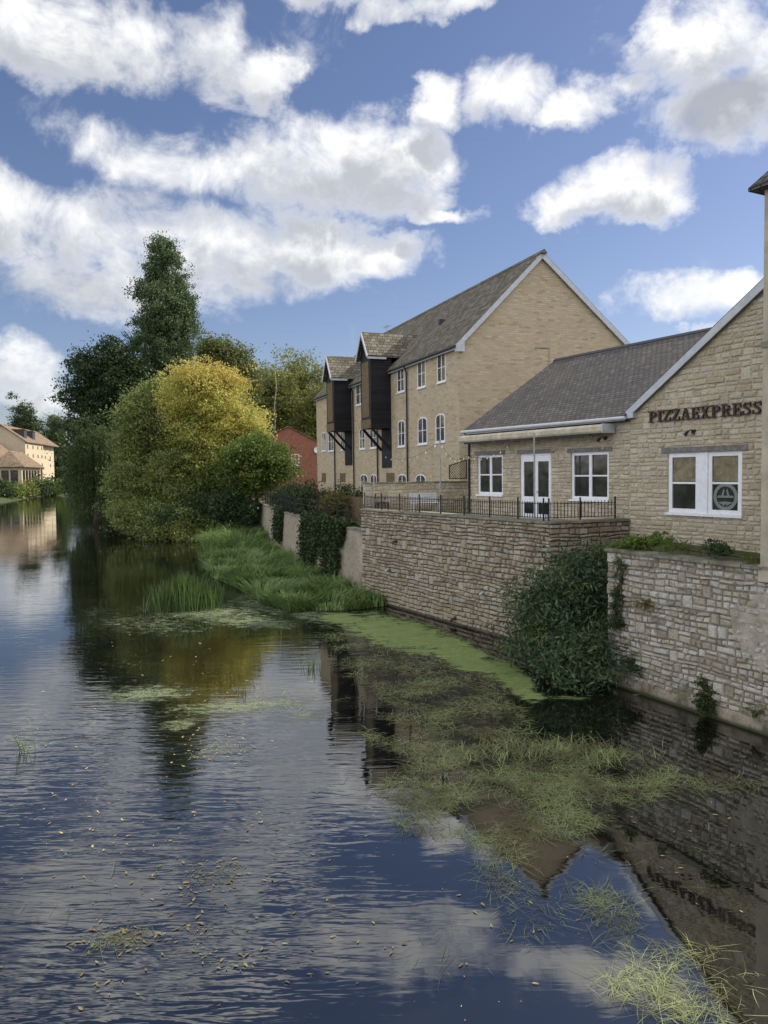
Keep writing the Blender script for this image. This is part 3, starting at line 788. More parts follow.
b.poly([(XG, 12, 2.9), (0, 12, 2.9), (0, 12, ZK), (XG/2, 12, apex), (XG, 12, ZK)])
b.build('wall', M['mortar_warm'], t)
def roof_gable(mb, x0, x1, y0, y1, zk, pit, over=.25, th=.12, lift=.14):
    xm = (x0+x1)/2; za_ = zk+(xm-x0)*pit+lift; ze = zk-over*pit+lift
    mb.hexa([(x0-over, y0, ze-th), (xm, y0, za_-th), (xm, y1, za_-th), (x0-over, y1, ze-th), (x0-over, y0, ze), (xm, y0, za_), (xm, y1, za_), (x0-over, y1, ze)])
    mb.hexa([(xm, y0, za_-th), (x1+over, y0, ze-th), (x1+over, y1, ze-th), (xm, y1, za_-th), (xm, y0, za_), (x1+over, y0, ze), (x1+over, y1, ze), (xm, y1, za_)])
b = MB(); roof_gable(b, 0, XG, -.14, 12.2, ZK, PG, over=.05); rg = b.build('roof', M['slate'], t)
def barge(mb, x0, x1, y, zk, pit, h=.26, over=.25, lift=.11, th=.05, foot=.35):
    xm = (x0+x1)/2; za_ = zk+(xm-x0)*pit+lift
    for sgn in (-1, 1):
        xe = x0-over if sgn < 0 else x1+over
        ze = zk-over*pit+lift
        P = [(xe, ze-h), (xm, za_-h), (xm, za_), (xe, ze)] if sgn < 0 else [(xm, za_-h), (xe, ze-h), (xe, ze), (xm, za_)]
        mb.prism(P, y-th, y)
        a, c = (xe, xe+foot) if sgn < 0 else (xe-foot, xe)
        mb.prism([(a, ze-h+.03), (c, ze-h+.03), (c, ze-h+(foot*pit if sgn < 0 else 0)), (a, ze-h+(0 if sgn < 0 else foot*pit))], y-th-.01, y+.12)
b = MB(); barge(b, 0, XG, -.10, ZK, PG, h=.25, over=.05, foot=.30); b.build('bargeboard', M['soffit'], t)
# double window: two casements and a wide mullion
x0, x1, z0, z1 = gw; wm = x1-x0
f1 = window(t, x0, x0+wm*.44, z0, z1, y=.03, cols=1, rows=2, fw=.13, bar=.06, dep=.08, sill=False)
f2 = window(t, x0+wm*.56, x1, z0, z1, y=.03, cols=1, rows=2, fw=.13, bar=.06, dep=.08, sill=False)
b = MB(); b.box(x0+wm*.44+.003, x0+wm*.56-.003, .01, .11, z0, z1); b.build('mullion', M['white_paint'], t)
b = MB(); b.box(x0-.06, x1+.06, -.07, .08, z0-.07, z0-.004); b.build('sill', M['white_paint'], t)
lt = hitrect(FP, 662, 445, 748, 451.3); b = MB(); b.box(lt[0], lt[1], -.035, .1, gw[3]+.005, gw[3]+.17); b.build('lintel', M['timber_lintel'], t)
for (f, a, c) in ((f1, x0, x0+wm*.44), (f2, x0+wm*.56, x1)):
    zc = (z0+z1)/2
    b = MB(); b.box(a+.15, c-.15, .069, .0735, zc+.05, z1-.14); b.build('blind', M['blind'], f)
# round emblem seen in the lower right pane
ec = (x0+wm*.56+x1)/2; ez = (z0+.13+(z0+z1)/2)/2; er = (x1-x0-wm*.56)*.5-.16
b = MB(); n = 28
for i in range(n):
    a0, a1 = 2*math.pi*i/n, 2*math.pi*(i+1)/n
    b.prism([(ec+er*math.cos(a0), ez+er*math.sin(a0)), (ec+er*math.cos(a1), ez+er*math.sin(a1)), (ec+er*.74*math.cos(a1), ez+er*.74*math.sin(a1)), (ec+er*.74*math.cos(a0), ez+er*.74*math.sin(a0))][::1], .060, .068)
b.prism([(ec-er*.7, ez-.03), (ec+er*.7, ez-.03), (ec+er*.62, ez+.03), (ec-er*.62, ez+.03)], .0605, .0685)
b.prism([(ec-er*.62, ez-er*.40), (ec-er*.1, ez-er*.66), (ec, ez-er*.5), (ec+er*.1, ez-er*.66), (ec+er*.62, ez-er*.40), (ec, ez-er*.34)], .061, .0687)
b.prism([(ec-er*.34, ez+.03), (ec-er*.16, ez+.03), (ec-er*.07, ez+er*.42), (ec-er*.15, ez+er*.6)], .0612, .0684)
b.prism([(ec+er*.16, ez+.03), (ec+er*.34, ez+.03), (ec+er*.15, ez+er*.6), (ec+er*.07, ez+er*.42)], .0613, .0683)
b.build('emblem', M['emblem'], f2)
# lettering
LET = {
 'P': (.92, [((.24,0),(.24,1),.24), ((.0,.06),(.5,.06),.12), ((.0,.94),(.55,.94),.12), ((.5,.93),(.78,.84),.15), ((.80,.88),(.80,.56),.22), ((.78,.6),(.5,.50),.15), ((.3,.49),(.56,.49),.12)]),
 'I': (.56, [((.28,0),(.28,1),.24), ((0,.06),(.56,.06),.12), ((0,.94),(.56,.94),.12)]),
 'Z': (.92, [((.02,.93),(.9,.93),.14), ((.78,.93),(.14,.07),.22), ((.02,.07),(.9,.07),.14), ((.06,.98),(.06,.68),.11), ((.86,.02),(.86,.34),.11)]),
 'A': (1.02, [((.16,.02),(.48,.98),.13), ((.5,.98),(.84,.02),.24), ((.27,.33),(.72,.33),.11), ((0,.055),(.36,.055),.11), ((.62,.055),(1.02,.055),.11)]),
 'E': (.88, [((.24,0),(.24,1),.24), ((0,.93),(.84,.93),.13), ((0,.07),(.86,.07),.13), ((.3,.5),(.64,.5),.12), ((.80,.98),(.80,.68),.11), ((.82,.02),(.82,.34),.11), ((.62,.36),(.62,.64),.10)]),
 'X': (1.02, [((.18,.95),(.80,.05),.24), ((.82,.95),(.2,.05),.13), ((0,.94),(.42,.94),.11), ((.62,.94),(1.0,.94),.11), ((0,.06),(.4,.06),.11), ((.58,.06),(1.02,.06),.11)]),
 'R': (1.0, [((.24,0),(.24,1),.24), ((.0,.06),(.46,.06),.12), ((.0,.94),(.55,.94),.12), ((.5,.93),(.74,.84),.15), ((.77,.88),(.77,.6),.21), ((.74,.62),(.5,.52),.15), ((.3,.51),(.55,.51),.12), ((.52,.5),(.84,.04),.2), ((.74,.06),(1.0,.06),.11)]),
 'S': (.84, [((.74,.88),(.26,.93),.14), ((.3,.93),(.12,.74),.18), ((.12,.76),(.3,.56),.18), ((.26,.59),(.6,.43),.2), ((.56,.46),(.72,.26),.19), ((.72,.28),(.54,.07),.18), ((.58,.07),(.14,.10),.14), ((.76,.98),(.76,.66),.10), ((.08,.02),(.08,.34),.10)]),
}
sx0, sz0 = FP.hit(650, 423); sx1, sz1 = FP.hit(763, 415.2); hh = FP.hit(706, 406.8)[1]-FP.hit(706, 419)[1]
tot = sum(LET[c][0]+.10 for c in 'PIZZAEXPRESS')-.10; sc = (sx1-sx0)/tot
sg = thing('wall_sign', 'dark brown raised slab serif capitals across the stone gable', 'sign', FP.w(sx0, -.03, sz0), FP.a)
cx = 0.0
for ch in 'PIZZAEXPRESS':
    wd, sts = LET[ch]; b = MB()
    for k, (p, q, th) in enumerate(sts):
        p = Vector(((cx+p[0])*sc, p[1]*hh+sz0)); q = Vector(((cx+q[0])*sc, q[1]*hh+sz0)); d = (q-p).normalized(); n_ = Vector((-d.y, d.x))*th*sc*.5*.85
        b.prism([p-n_, q-n_, q+n_, p+n_], -.05-.0015*k, -.005-.0007*k)
    b.box((cx+wd*.45)*sc, (cx+wd*.55)*sc, -.01, .03, sz0+hh*.45, sz0+hh*.55)
    b.build('letter', M['letter'], sg)
    cx += wd+.10
# spotlights over the windows
def spot(fr, px, py, label):
    x, z = fr.hit(px, py); o = thing('wall_spotlight', label, 'lamp', fr.w(x, 0, z), fr.a, 'spotlights on the restaurant walls')
    b = MB(); b.box(-.06, .06, -.05, 0, z+.10, z+.22); b.build('wall_plate', M['black_metal'], o)
    b = MB(); b.tube([(0, -.04, z+.16), (0, -.2, z+.20), (0, -.30, z+.12)], .014, 6); b.build('arm', M['black_metal'], o)
    b = MB(); b.tube([(0, -.24, z+.17), (-.03, -.28, z+.12), (-.06, -.32, z+.05)], [.03, .04, .06], 10); b.build('lamp_head', M['black_metal'], o)
spot(FP, 694, 437, 'small black spotlight over the double window below the lettering')
spot(FP, 606, 443, 'small black spotlight by the right end of the cream awning')
b = None
# ================================================================== railing on the terrace wall
rail = thing('terrace_railing', 'low black iron railing along the top of the terrace wall', 'railing', FB.w(xBl, 0, ZB+.05), FB.a)
def rail_run(length, xf_):
    z0 = ZB+.06; z1 = ZB+.60
    b = MB(); b.box(.0, length, .15, .19, z1-.02, z1); b.box(0, length, .155, .185, z0+.08, z0+.10); xf_(b).build('rail', M['black_metal'], rail)
    x = 0; npst = max(1, round(length/1.6))
    for i in range(npst+1):
        b = MB(); X = min(length-.02, length*i/npst); b.box(X-.02, X+.02, .15, .19, z0-.01, z1+.12); b.ball((X, .17, z1+.15), .035, 8, 5); xf_(b).build('post', M['black_metal'], rail)
    b = MB(); x = .13
    while x < length-.05:
        b.box(x-.009, x+.009, .161, .179, z0+.06, z1+.06); x += .125
    o = xf_(b).build('balusters', M['black_metal'], rail)
rail_run(xBc-xBl-.2, lambda b: b)
rail_run(rl-.25, lambda b: rot_local(b, ra, xBc-xBl-.18, 0.03))
# light poles and festoon
def pole(p, ztop, label, zb=3.86):
    o = thing('light_pole', label, 'pole', (p.x, p.y, zb), 0, 'poles carrying the festoon lights')
    b = MB(); b.tube([(0, 0, zb), (0, 0, ztop)], .03, 8); b.build('shaft', M['grey_metal'], o)
    b = MB(); b.box(-.1, .1, -.1, .1, zb, zb+.015); b.build('base_plate', M['grey_metal'], o); b = MB(); b.tube([(0, 0, ztop), (0, 0, ztop+.03)], .045, 8); b.build('cap', M['grey_metal'], o)
    return Vector((p.x, p.y, ztop))
pA = pole(at_y(440.5, 505, 32.5), at_y(440.5, 441, 32.5).z, 'thin grey pole rising from the middle of the terrace left of the restaurant')
pB = pole(at_y(534.5, 518, 27.4), at_y(534.5, 434, 27.4).z, 'thin grey pole standing in front of the double doors')
pC = pole(at_y(374, 502, 34.9), at_y(374, 478, 34.9).z, 'short pale pole at the far left end of the terrace')
def festoon(a, b_, sag, n, label):
    o = thing('festoon_lights', label, 'string lights', (a.x, a.y, a.z), 0, 'festoon light strings over the terrace')
    pts = [a.lerp(b_, i/24)-Vector((0, 0, sag*4*(i/24)*(1-i/24))) for i in range(25)]
    mb = MB(); mb.tube([p-Vector((a.x, a.y, 0)) for p in pts], .008, 4); mb.build('cable', M['cable'], o)
    for k in range(n):
        f = (k+.5)/n; p = a.lerp(b_, f)-Vector((0, 0, sag*4*f*(1-f)))-Vector((a.x, a.y, 0))
        mb = MB(); mb.ball((p.x, p.y, p.z-.08), .032, 8, 6, 1.2); mb.tube([(p.x, p.y, p.z), (p.x, p.y, p.z-.05)], .018, 6); mb.build('bulb', M['bulb'], o, smooth=True)
eL = FP.w(XW+.1, -.25, 6.35); eR = FP.w(dr[0]-.3, -.2, 6.75)
festoon(pA, eL, .45, 6, 'festoon string from the middle pole to the restaurant corner')
festoon(pA, FT.w(FT.hit(385, 455)[0], -.1, FT.hit(385, 455)[1]), .5, 8, 'festoon string from the middle pole back to the tall stone block')
festoon(eL, eR, .3, 7, 'festoon string hung along the restaurant wall over the left window')
# ================================================================== yard wall, trellis, terrace furniture
ya = Vector((leftB.x+.15, leftB.y+.5)); yb = Vector((4.15, 36.6)); yang = math.atan2(yb.y-ya.y, yb.x-ya.x); yl = (yb-ya).length
zt = at_y(400, 481, 35.6).z
o = thing('yard_wall', 'low stone wall with flat coping closing the far end of the terrace', 'wall', (ya.x, ya.y, 3.0), yang)
s = MB(); stones(s, 0, yl, 3.0, zt-.1, hs=(.10, .2), ws=(.2, .5), prot=(.005, .03), seed=41); s.build('masonry', M['stone_restaurant'], o)
b = MB(); b.box(0, yl, .012, .3, 3.0, zt-.1); b.build('wall_core', M['mortar_warm'], o)
b = coping_run(yl, 4, -.05, .34, zt-.1, .06); b.build('coping', M['coping'], o)
tr0 = at_y(449, 479, 35.9); tr1 = at_y(463, 462, 35.9)
o = thing('trellis_panel', 'dark diamond trellis panel on the yard wall beside the restaurant corner', 'trellis', (tr0.x, tr0.y, tr0.z), yang)
W_, H_ = (tr1.x-tr0.x)+.25, tr1.z-tr0.z+.1
b = MB(); b.box(0, W_, -.02, .02, tr0.z, tr0.z+.04); b.box(0, .04, -.02, .02, tr0.z, tr0.z+H_*.7); b.box(W_-.04, W_, -.02, .02, tr0.z, tr0.z+H_)
b.bar((0, 0, tr0.z+H_*.7), (W_, 0, tr0.z+H_), .04); b.build('frame', M['black_metal'], o)
b = MB()
for i in range(-6, 10):
    for sg_ in (1, -1):
        pts = []
        for f in (0, 1):
            xx = i*.13+ (f*H_ if sg_ > 0 else (1-f)*H_); pts.append((xx, f*H_))
        (x0_, z0_), (x1_, z1_) = pts
        seg = []
        for k in range(41):
            f = k/40; X = x0_+(x1_-x0_)*f; Z = f*H_
            if 0 <= X <= W_ and Z <= H_*(.7+.3*X/W_): seg.append((X, Z))
        if len(seg) > 1: b.bar((seg[0][0], .004*sg_, tr0.z+seg[0][1]), (seg[-1][0], .004*sg_, tr0.z+seg[-1][1]), .035, .008)
b.build('lattice', M['black_metal'], o)
# terrace furniture just visible over the wall
def bench(px, y, label, matn, w=1.3):
    p = at_y(px, 505, y); o = thing('slatted_bench', label, 'bench', (p.x, p.y, 3.86), yang)
    b = MB()
    for k in range(4): b.box(-w/2, w/2, -.2+k*.11, -.11+k*.11, 4.28, 4.31)
    b.build('seat', M[matn], o)
    b = MB()
    for k in range(4): b.box(-w/2, w/2, .24, .26, 4.36+k*.1, 4.43+k*.1)
    b.build('backrest', M[matn], o)
    for sx_ in (-1, 1):
        for sy in (-.17, .22):
            b = MB(); b.box(sx_*(w/2-.06)-.025, sx_*(w/2-.06)+.025, sy-.025, sy+.025, 3.86, 4.28 if sy < 0 else 4.76); b.build('leg', M[matn], o)
bench(425, 34.2, 'pale slatted bench on the terrace near the middle pole', 'soffit', 1.3)
bench(382, 35.0, 'dark slatted chair at the left end of the terrace', 'black_metal', .6)
# ================================================================== tall apartment block
LT = 27.4; DT = 9.95; YR = 4.62; ZT = FT.hit(460, 343)[1]+.02; PT = 1.0; ZB0 = 3.0
t = thing('apartment_block', 'tall stone apartment block with steep tiled roof and two black hoist towers', 'building', FT.w(0, 0, ZB0), FT.a)
b = MB(); b.quad((-LT, 0, ZB0), (0, 0, ZB0), (0, 0, ZT), (-LT, 0, ZT)); b.quad((0, DT, ZB0), (-LT, DT, ZB0), (-LT, DT, ZT+.25), (0, DT, ZT+.25))
AT = ZT+YR*PT; PR = (AT-ZT-.25)/(DT-YR); ZR = AT-PR*(DT-YR)
b.poly([(0, 0, ZB0), (0, DT, ZB0), (0, DT, ZR), (0, YR, AT), (0, 0, ZT)]); b.poly([(-LT, DT, ZB0), (-LT, 0, ZB0), (-LT, 0, ZT), (-LT, YR, AT), (-LT, DT, ZR)])
b.build('wall', M['ashlar'], t)
b = MB(); lift = .16; ov = .22; ovr = .22
slope(b, -LT-.15, .16, -ov, ZT+lift-ov*PT, YR, AT+lift, .14); slope(b, .16, -LT-.15, DT+ovr, ZR+lift-ovr*PR, YR+.003, AT+lift, .14)
ro = b.build('roof', M['stone_tile'], t)
b = MB(); x = -LT-.15
while x < .1: b.prismx([(YR-.16, AT+lift-.14), (YR+.16, AT+lift-.14), (YR+.16, AT+lift-.1), (YR, AT+lift+.07), (YR-.16, AT+lift-.1)], x, x+.44); x += .45
b.build('ridge_tiles', M['stone_tile'], ro)
# bargeboards on the camera-side gable (x = .1)
b = MB()
for sgn in (-1, 1):
    ye = -ov if sgn < 0 else DT+ovr; ze = (ZT+lift-.03-ov*PT) if sgn < 0 else ZR+lift-.03-ovr*PR; h = .32
    P = [(ye, ze-h), (YR, AT+lift-.03-h), (YR, AT+lift-.03), (ye, ze)]
    if sgn > 0: P = P[::-1]
    b.prismx(P, .11, .17)
    q = ye-sgn*.45
    P = [(ye, ze-h-.02), (q, ze-h-.02), (q, ze+.30), (ye, ze+.02)]
    if sgn > 0: P = P[::-1]
    b.prismx(P, .003, .185)
b.build('bargeboard', M['soffit'], t)
b = MB(); b.box(-LT, .1, -.20, -.17, ZT-ov*PT-.24+lift, ZT-ov*PT+lift-.02); b.build('fascia', M['soffit'], t)
b = MB(); b.tube([(-LT-.1, -.27, ZT-ov*PT+.04), (.1, -.27, ZT-ov*PT+.04)], .06, 8); b.build('gutter', M['lead'], t)
b = MB(); b.box(-LT, .1, -.17, -.0, ZT-ov*PT-.22+lift, ZT-ov*PT-.19+lift); b.build('soffit_board', M['soffit'], t)
for px in (408.5, 378.5, 354.5, 335.5):
    x = FT.hit(px, 440)[0]; b = MB(); b.tube([(x, -.24, ZT-.2), (x, -.09, ZT-.6), (x, -.09, ZB0)], .05, 8); b.build('downpipe', M['black_metal'], t)
def apt_win(px0, px1, py0, py1, arch=0.0, cols=2, rows=2):
    r = hitrect(FT, px0, py0, px1, py1); window(t, *r, y=-.03, fw=.07, mull=.07, bar=.035, dep=.05, arch=arch*(r[1]-r[0]), glass='glass_far', cols=cols, rows=rows, sillw=.04)
for a in ((437.5, 446, 353, 382), (417.8, 426, 359.5, 387.5), (397.5, 404.6, 367.5, 392), (356.2, 364.2, 383, 404.5)): apt_win(*a)
for a in ((436, 445.2, 413.5, 442), (418.2, 427.5, 417, 444), (398.3, 405.2, 420, 446.5), (370.2, 376.6, 427.5, 448), (359.6, 365.2, 428, 449), (341, 344.6, 431, 450), (328.6, 334, 431.5, 451), (322, 326.2, 432, 451)): apt_win(*a, arch=.2)
for a in ((416, 426, 474, 500), (398, 407, 474, 500), (370.5, 377, 474, 492), (360.5, 368, 474, 492)): apt_win(*a, arch=.2)
# black vents/hatches in the lower wall
for (a, c) in ((386.5, 394.5), (340, 345.5), (322, 326)):
    r = hitrect(FT, a, 473, c, 482); b = MB(); b.box(r[0], r[1], -.02, .02, r[2], r[3]); b.build('hatch', M['oak'], t)
G = Frame(*FT.w(0, 0).to_2d(), FT.a+math.pi/2)
r = hitrect(G, 536, 349, 548.5, 364)
b = MB(); b.box(.001, .012, r[0], r[1], r[2], r[3]); b.build('blocked_opening', M['ashlar'], t)
b = MB(); b.box(.0, .03, r[0]-.04, r[1]+.04, r[3], r[3]+.07); b.box(.0, .02, r[1], r[1]+.03, r[2]-.2, r[3]-.001); b.build('drip_mould', M['coping'], t)
# hoist towers
def tower(pxj, pxf, zb_, ze_, zr_, wid):
    xj = FT.hit(pxj, 390)[0]; out = pxf
    x1, x0 = xj, xj-wid; xm = (x0+x1)/2
    b = MB(); b.box(x0, x1, -out, .05, zb_, ze_); b.prism([(x0, ze_), (x1, ze_), (xm, zr_-.1)], -out, .05)
    b.prism([(x0+.03, ze_-.001), (x1-.03, ze_-.001), (xm, zr_-.12)], .05, 4.0)
    tw = b.build('hoist_tower', M['black_board'], t)
    b = MB()
    pit = (zr_-ze_)/(wid/2); ybk = 4.6
    for sg_ in (-1, 1):
        xe = xm+sg_*(wid/2+.2); zee = ze_-.2*pit+.06
        P = [(xe, zee), (xm, zr_+.06), (xm, zr_-.04), (xe, zee-.10)]
        if sg_ > 0: P = P[::-1]
        P = P[::-1]
        b.prism(P, -out-.25, ybk)
    b.build('tower_roof', M['stone_tile'], tw)
    b = MB()
    for sg_ in (-1, 1):
        xe = xm+sg_*(wid/2+.2); zee = ze_-.2*pit-.06
        b.bar((xe, -out-.27, zee), (xm, -out-.27, zr_-.03), .05, .16)
    b.build('tower_bargeboard', M['soffit'], tw)
    b = MB(); b.box(x1+.17, x1+.20, -out-.25, -.35, ze_-.2*pit-.16, ze_-.2*pit-.02); b.build('tower_fascia', M['soffit'], tw)
    # boarded timber door on the river face
    b = MB(); b.box(x0+.3, x1-.3, -out-.03, -out, zb_+.7, ze_-.5); b.build('hoist_door', M['oak'], tw)
    b = MB(); b.box(x0+.05, x1-.01, -out-.05, -out, zb_, zb_+.55); b.build('apron_board', M['oak'], tw)
    for xs in (x0+.12, x1-.12):
        b = MB(); b.bar((xs, -out+.08, zb_), (xs, -.02, zb_-1.3), .14); b.build('strut', M['black_board'], tw)
    b = MB(); b.box(x0+.25, x1-.0, -.06, .0, zb_-2.4, zb_); b.build('loading_door', M['black_board'], tw)
jx = FT.hit(391, 390)[0]; yy = FT.w(jx, -1.3).y
tower(391, 1.30, EYE+(474-428)*yy/769, EYE+(474-353)*yy/769, EYE+(474-332)*yy/769, 1.9)
jx = FT.hit(351.5, 390)[0]; yy = FT.w(jx, -1.3).y
tower(351.5, 1.30, EYE+(474.5-431)*yy/769, EYE+(474.5-375)*yy/769, EYE+(474.5-356)*yy/769, 1.9)
b = MB(); r = FT.hit(458, 250); 
xv = -7.0; b.box(xv-.12, xv+.12, YR-2.4-.15, YR-2.4+.15, AT-2.4*PT+.1, AT-2.4*PT+.38); b.build('roof_vent', M['lead'], t)
xv = -10.5; b = MB(); b.box(xv-.2, xv+.2, 1.2, 1.5, ZT+1.2*PT+.1, ZT+1.2*PT+.55); b.build('roof_vent', M['lead'], t)
# blocked panel outline on the gable
g0 = at_y(536, 349, 39.9)
o = thing('tv_aerial', 'thin rooftop aerial above the farther black hoist tower', 'aerial', FT.w(-19, 3.2, AT-2.2), FT.a)
ya_ = AT-2.2; b = MB(); b.tube([(0, 0, ya_), (0, 0, ya_+2.1)], .02, 6); b.build('mast', M['grey_metal'], o)
b = MB(); b.bar((-.6, 0, ya_+2.0), (.6, 0, ya_+2.0), .02)
for k in range(6): b.bar((-.5+k*.2, -.25, ya_+2.0), (-.5+k*.2, .25, ya_+2.0), .012)
b.build('antenna', M['grey_metal'], o)
# ================================================================== turret-like building at the right edge
xt = FA.hit(763.5, 450)[0]; pT = FA.w(xt, -.06)
ZTT = at_y(763, 190, pT.y).z
t = thing('corner_building', 'tall pale stone corner with a dark slate eave at the right edge of the photo', 'building', (pT.x, pT.y, 3.25), FA.a)
b = MB(); b.box(0, 4.5, 0, 5, 3.32, ZTT); b.build('wall', M['tower_stone'], t)
b = MB(); b.box(-.03, .35, -.03, .35, 3.25, 3.6); b.build('corbel', M['tower_stone'], t)
b = MB(); zz = at_y(764, 345, pT.y).z; b.box(-.03, 4.52, -.03, 5.02, zz-.06, zz+.06); b.build('string_course', M['coping'], t)
b = MB(); e = .22; zc = ZTT+3.2
b.box(-e, 4.5+e, -e, 5+e, ZTT, ZTT+.07)
q = [(-e, -e), (4.5+e, -e), (4.5+e, 5+e), (-e, 5+e)]
for i in range(4):
    a, c = q[i], q[(i+1) % 4]; b.poly([(a[0], a[1], ZTT+.071), (c[0], c[1], ZTT+.071), (2.25, 2.5, zc)])
b.build('roof', M['slate'], t)
# ================================================================== red brick house behind
rc = at_y(288, 427, 100.0); FR = Frame(rc.x, rc.y, R(8))
t = thing('brick_house', 'red brick house gable with one white window behind the hedges', 'house', (rc.x, rc.y, 2.0), R(8))
za = rc.z; hw = 6.4; pr = .52; ze = za-hw*pr
b = MB(); b.poly([(-hw, 0, 2.0), (hw, 0, 2.0), (hw, 0, ze), (0, 0, za), (-hw, 0, ze)]); b.quad((hw, 0, 2.0), (hw, 12, 2.0), (hw, 12, ze), (hw, 0, ze)); b.quad((-hw, 12, 2.0), (-hw, 0, 2.0), (-hw, 0, ze), (-hw, 12, ze)); b.poly([(hw, 12, 2.0), (-hw, 12, 2.0), (-hw, 12, ze), (0, 12, za), (hw, 12, ze)])
b.build('wall', M['red_brick'], t)
b = MB(); roof_gable(b, -hw, hw, -.2, 12.2, ze, pr, .3, .12, .16); b.build('roof', M['mill_roof'], t)
r = hitrect(FR, 291.3, 454, 299.2, 465.5); window(t, *r, y=-.03, fw=.10, mull=.08, dep=.06, sillw=.04)
o = thing('satellite_dish', 'small white satellite dish on the red brick gable', 'satellite dish', FR.w(*[FR.hit(317, 450)[0], 0, FR.hit(317, 450)[1]]), R(8))
b = MB(); zz = FR.hit(317, 450)[1]; n = 16
for i in range(n):
    a0, a1 = 2*math.pi*i/n, 2*math.pi*(i+1)/n
    for (r0_, r1_, y0_, y1_) in ((0, .25, -.30, -.33), (.25, .42, -.33, -.42)):
        P = [(r0_*math.cos(a0), y0_, zz+r0_*math.sin(a0)), (r1_*math.cos(a0), y1_, zz+r1_*math.sin(a0)), (r1_*math.cos(a1), y1_, zz+r1_*math.sin(a1))]
        if r0_ > 0: P.append((r0_*math.cos(a1), y0_, zz+r0_*math.sin(a1)))
        b.poly(P)
b.build('dish', M['white_paint'], o)
b = MB(); b.bar((0, 0, zz-.15), (0, -.3, zz), .04); b.bar((0, -.3, zz-.35), (0, -.75, zz), .025); b.build('bracket', M['grey_metal'], o)
# ================================================================== trees
GT = 'trees along the right bank'
def P3(px, py, y): p = at_y(px, py, y); return (p.x, p.y, p.z)
def lobe(px, py, y, rx, rz, ry=None):
    p = at_y(px, py, y); k = y/FPX
    return (p.x, p.y, p.z, rx*k, (ry if ry else rx)*k, rz*k)
tree('poplar_tree', 'tall dark poplar with a pointed leaning crown rising above every other tree', 'tree', (at_y(172, 480, 100).x, 100, 1.8),
     [lobe(160, 243, 100, 6, 14), lobe(163, 258, 100, 14, 20), lobe(166, 280, 100, 21, 26), lobe(168, 308, 100, 28, 30), lobe(167, 340, 100, 31, 34), lobe(168, 378, 100, 30, 36), lobe(183, 322, 100, 13, 26), lobe(168, 420, 100, 34, 40), lobe(148, 288, 100, 9, 12)],
     'poplar', 3200, 40, .30, .125, r0=.6, seed=2, flat=1.1, up=.1)
tree('chestnut_tree', 'broad very dark green tree left of the poplar overhanging the river', 'tree', (at_y(112, 480, 96).x, 96, 1.0),
     [lobe(112, 370, 96, 30, 26), lobe(92, 392, 96, 26, 22), lobe(130, 400, 96, 30, 30), lobe(82, 420, 96, 19, 18), lobe(100, 445, 96, 32, 30), lobe(88, 470, 96, 20, 22), lobe(125, 460, 96, 35, 40), lobe(135, 372, 96, 16, 18), lobe(114, 355, 96, 12, 11), lobe(80, 395, 96, 16, 8), lobe(92, 368, 96, 15, 10)],
     'dark', 2300, 40, .50, .16, r0=.7, seed=3, shell=.3)
# weeping willow: hanging strands
t_b = (at_y(97, 500, 89).x, 89.0, .5)
strands = []
for k in range(520):
    a = RNG.uniform(0, 2*np.pi); rr = 3.2*RNG.uniform(.35, 1)**.6; zt_ = 11.3-rr*rr*.28+RNG.uniform(-.5, .5); ln = RNG.uniform(3, 8.5)
    cx_, cy_ = at_y(98, 480, 89).x+rr*math.cos(a), 89+rr*math.sin(a)
    nn = int(ln*9); zz = zt_-np.linspace(0, ln, nn)
    strands.append(np.stack([cx_+RNG.normal(0, .09, nn)+.1*np.linspace(0, 1, nn)*math.cos(a), cy_+RNG.normal(0, .09, nn), zz], 1))
strands = np.concatenate(strands); strands = strands[strands[:, 2] > .1]
tree('willow_tree', 'weeping willow with hanging green strands over the water in front of the darkest tree', 'tree', t_b,
     [lobe(98, 428, 89, 20, 12), lobe(92, 440, 89, 16, 12), lobe(108, 436, 89, 16, 12)], 'willow', 150, 26, .4, .15, r0=.4, seed=4, extra=strands, aspect=.28, droop=.7)
tree('yellow_tree', 'bright yellow autumn tree in the middle of the bank', 'tree', (at_y(208, 520, 77).x, 77, 1.2),
     [lobe(205, 395, 75, 34, 26), lobe(222, 420, 75, 36, 30), lobe(185, 400, 75, 22, 24), lobe(235, 445, 75, 28, 24), lobe(205, 445, 74.5, 34, 32), lobe(200, 375, 75, 20, 12), lobe(245, 425, 76, 22, 20), lobe(222, 385, 76, 20, 16), lobe(210, 480, 74.5, 26, 20)],
     'yellow', 2300, 32, .40, .115, r0=.35, seed=5)
tree('willow_tree', 'grey green bushy willow left of the yellow tree, leaning over the river', 'tree', (at_y(165, 530, 76).x, 76, .6),
     [lobe(142, 408, 77, 20, 24), lobe(155, 445, 77, 30, 34), lobe(135, 440, 76, 20, 28), lobe(140, 480, 75, 28, 28), lobe(175, 485, 74, 34, 30), lobe(128, 500, 74, 18, 20), lobe(190, 505, 73, 26, 18), lobe(155, 512, 73, 34, 16), lobe(158, 395, 78, 14, 14)],
     'olive', 2600, 32, .38, .12, r0=.4, seed=6)
tree('maple_tree', 'small bushy green tree right of the yellow tree above the garden wall', 'tree', (at_y(257, 500, 70).x, 70, 3.0),
     [lobe(262, 455, 70, 24, 18), lobe(245, 465, 70, 20, 18), lobe(278, 468, 70, 14, 13), lobe(255, 480, 70, 24, 12), lobe(235, 475, 70, 14, 13)],
     'mid', 900, 30, .38, .12, r0=.16, seed=7)
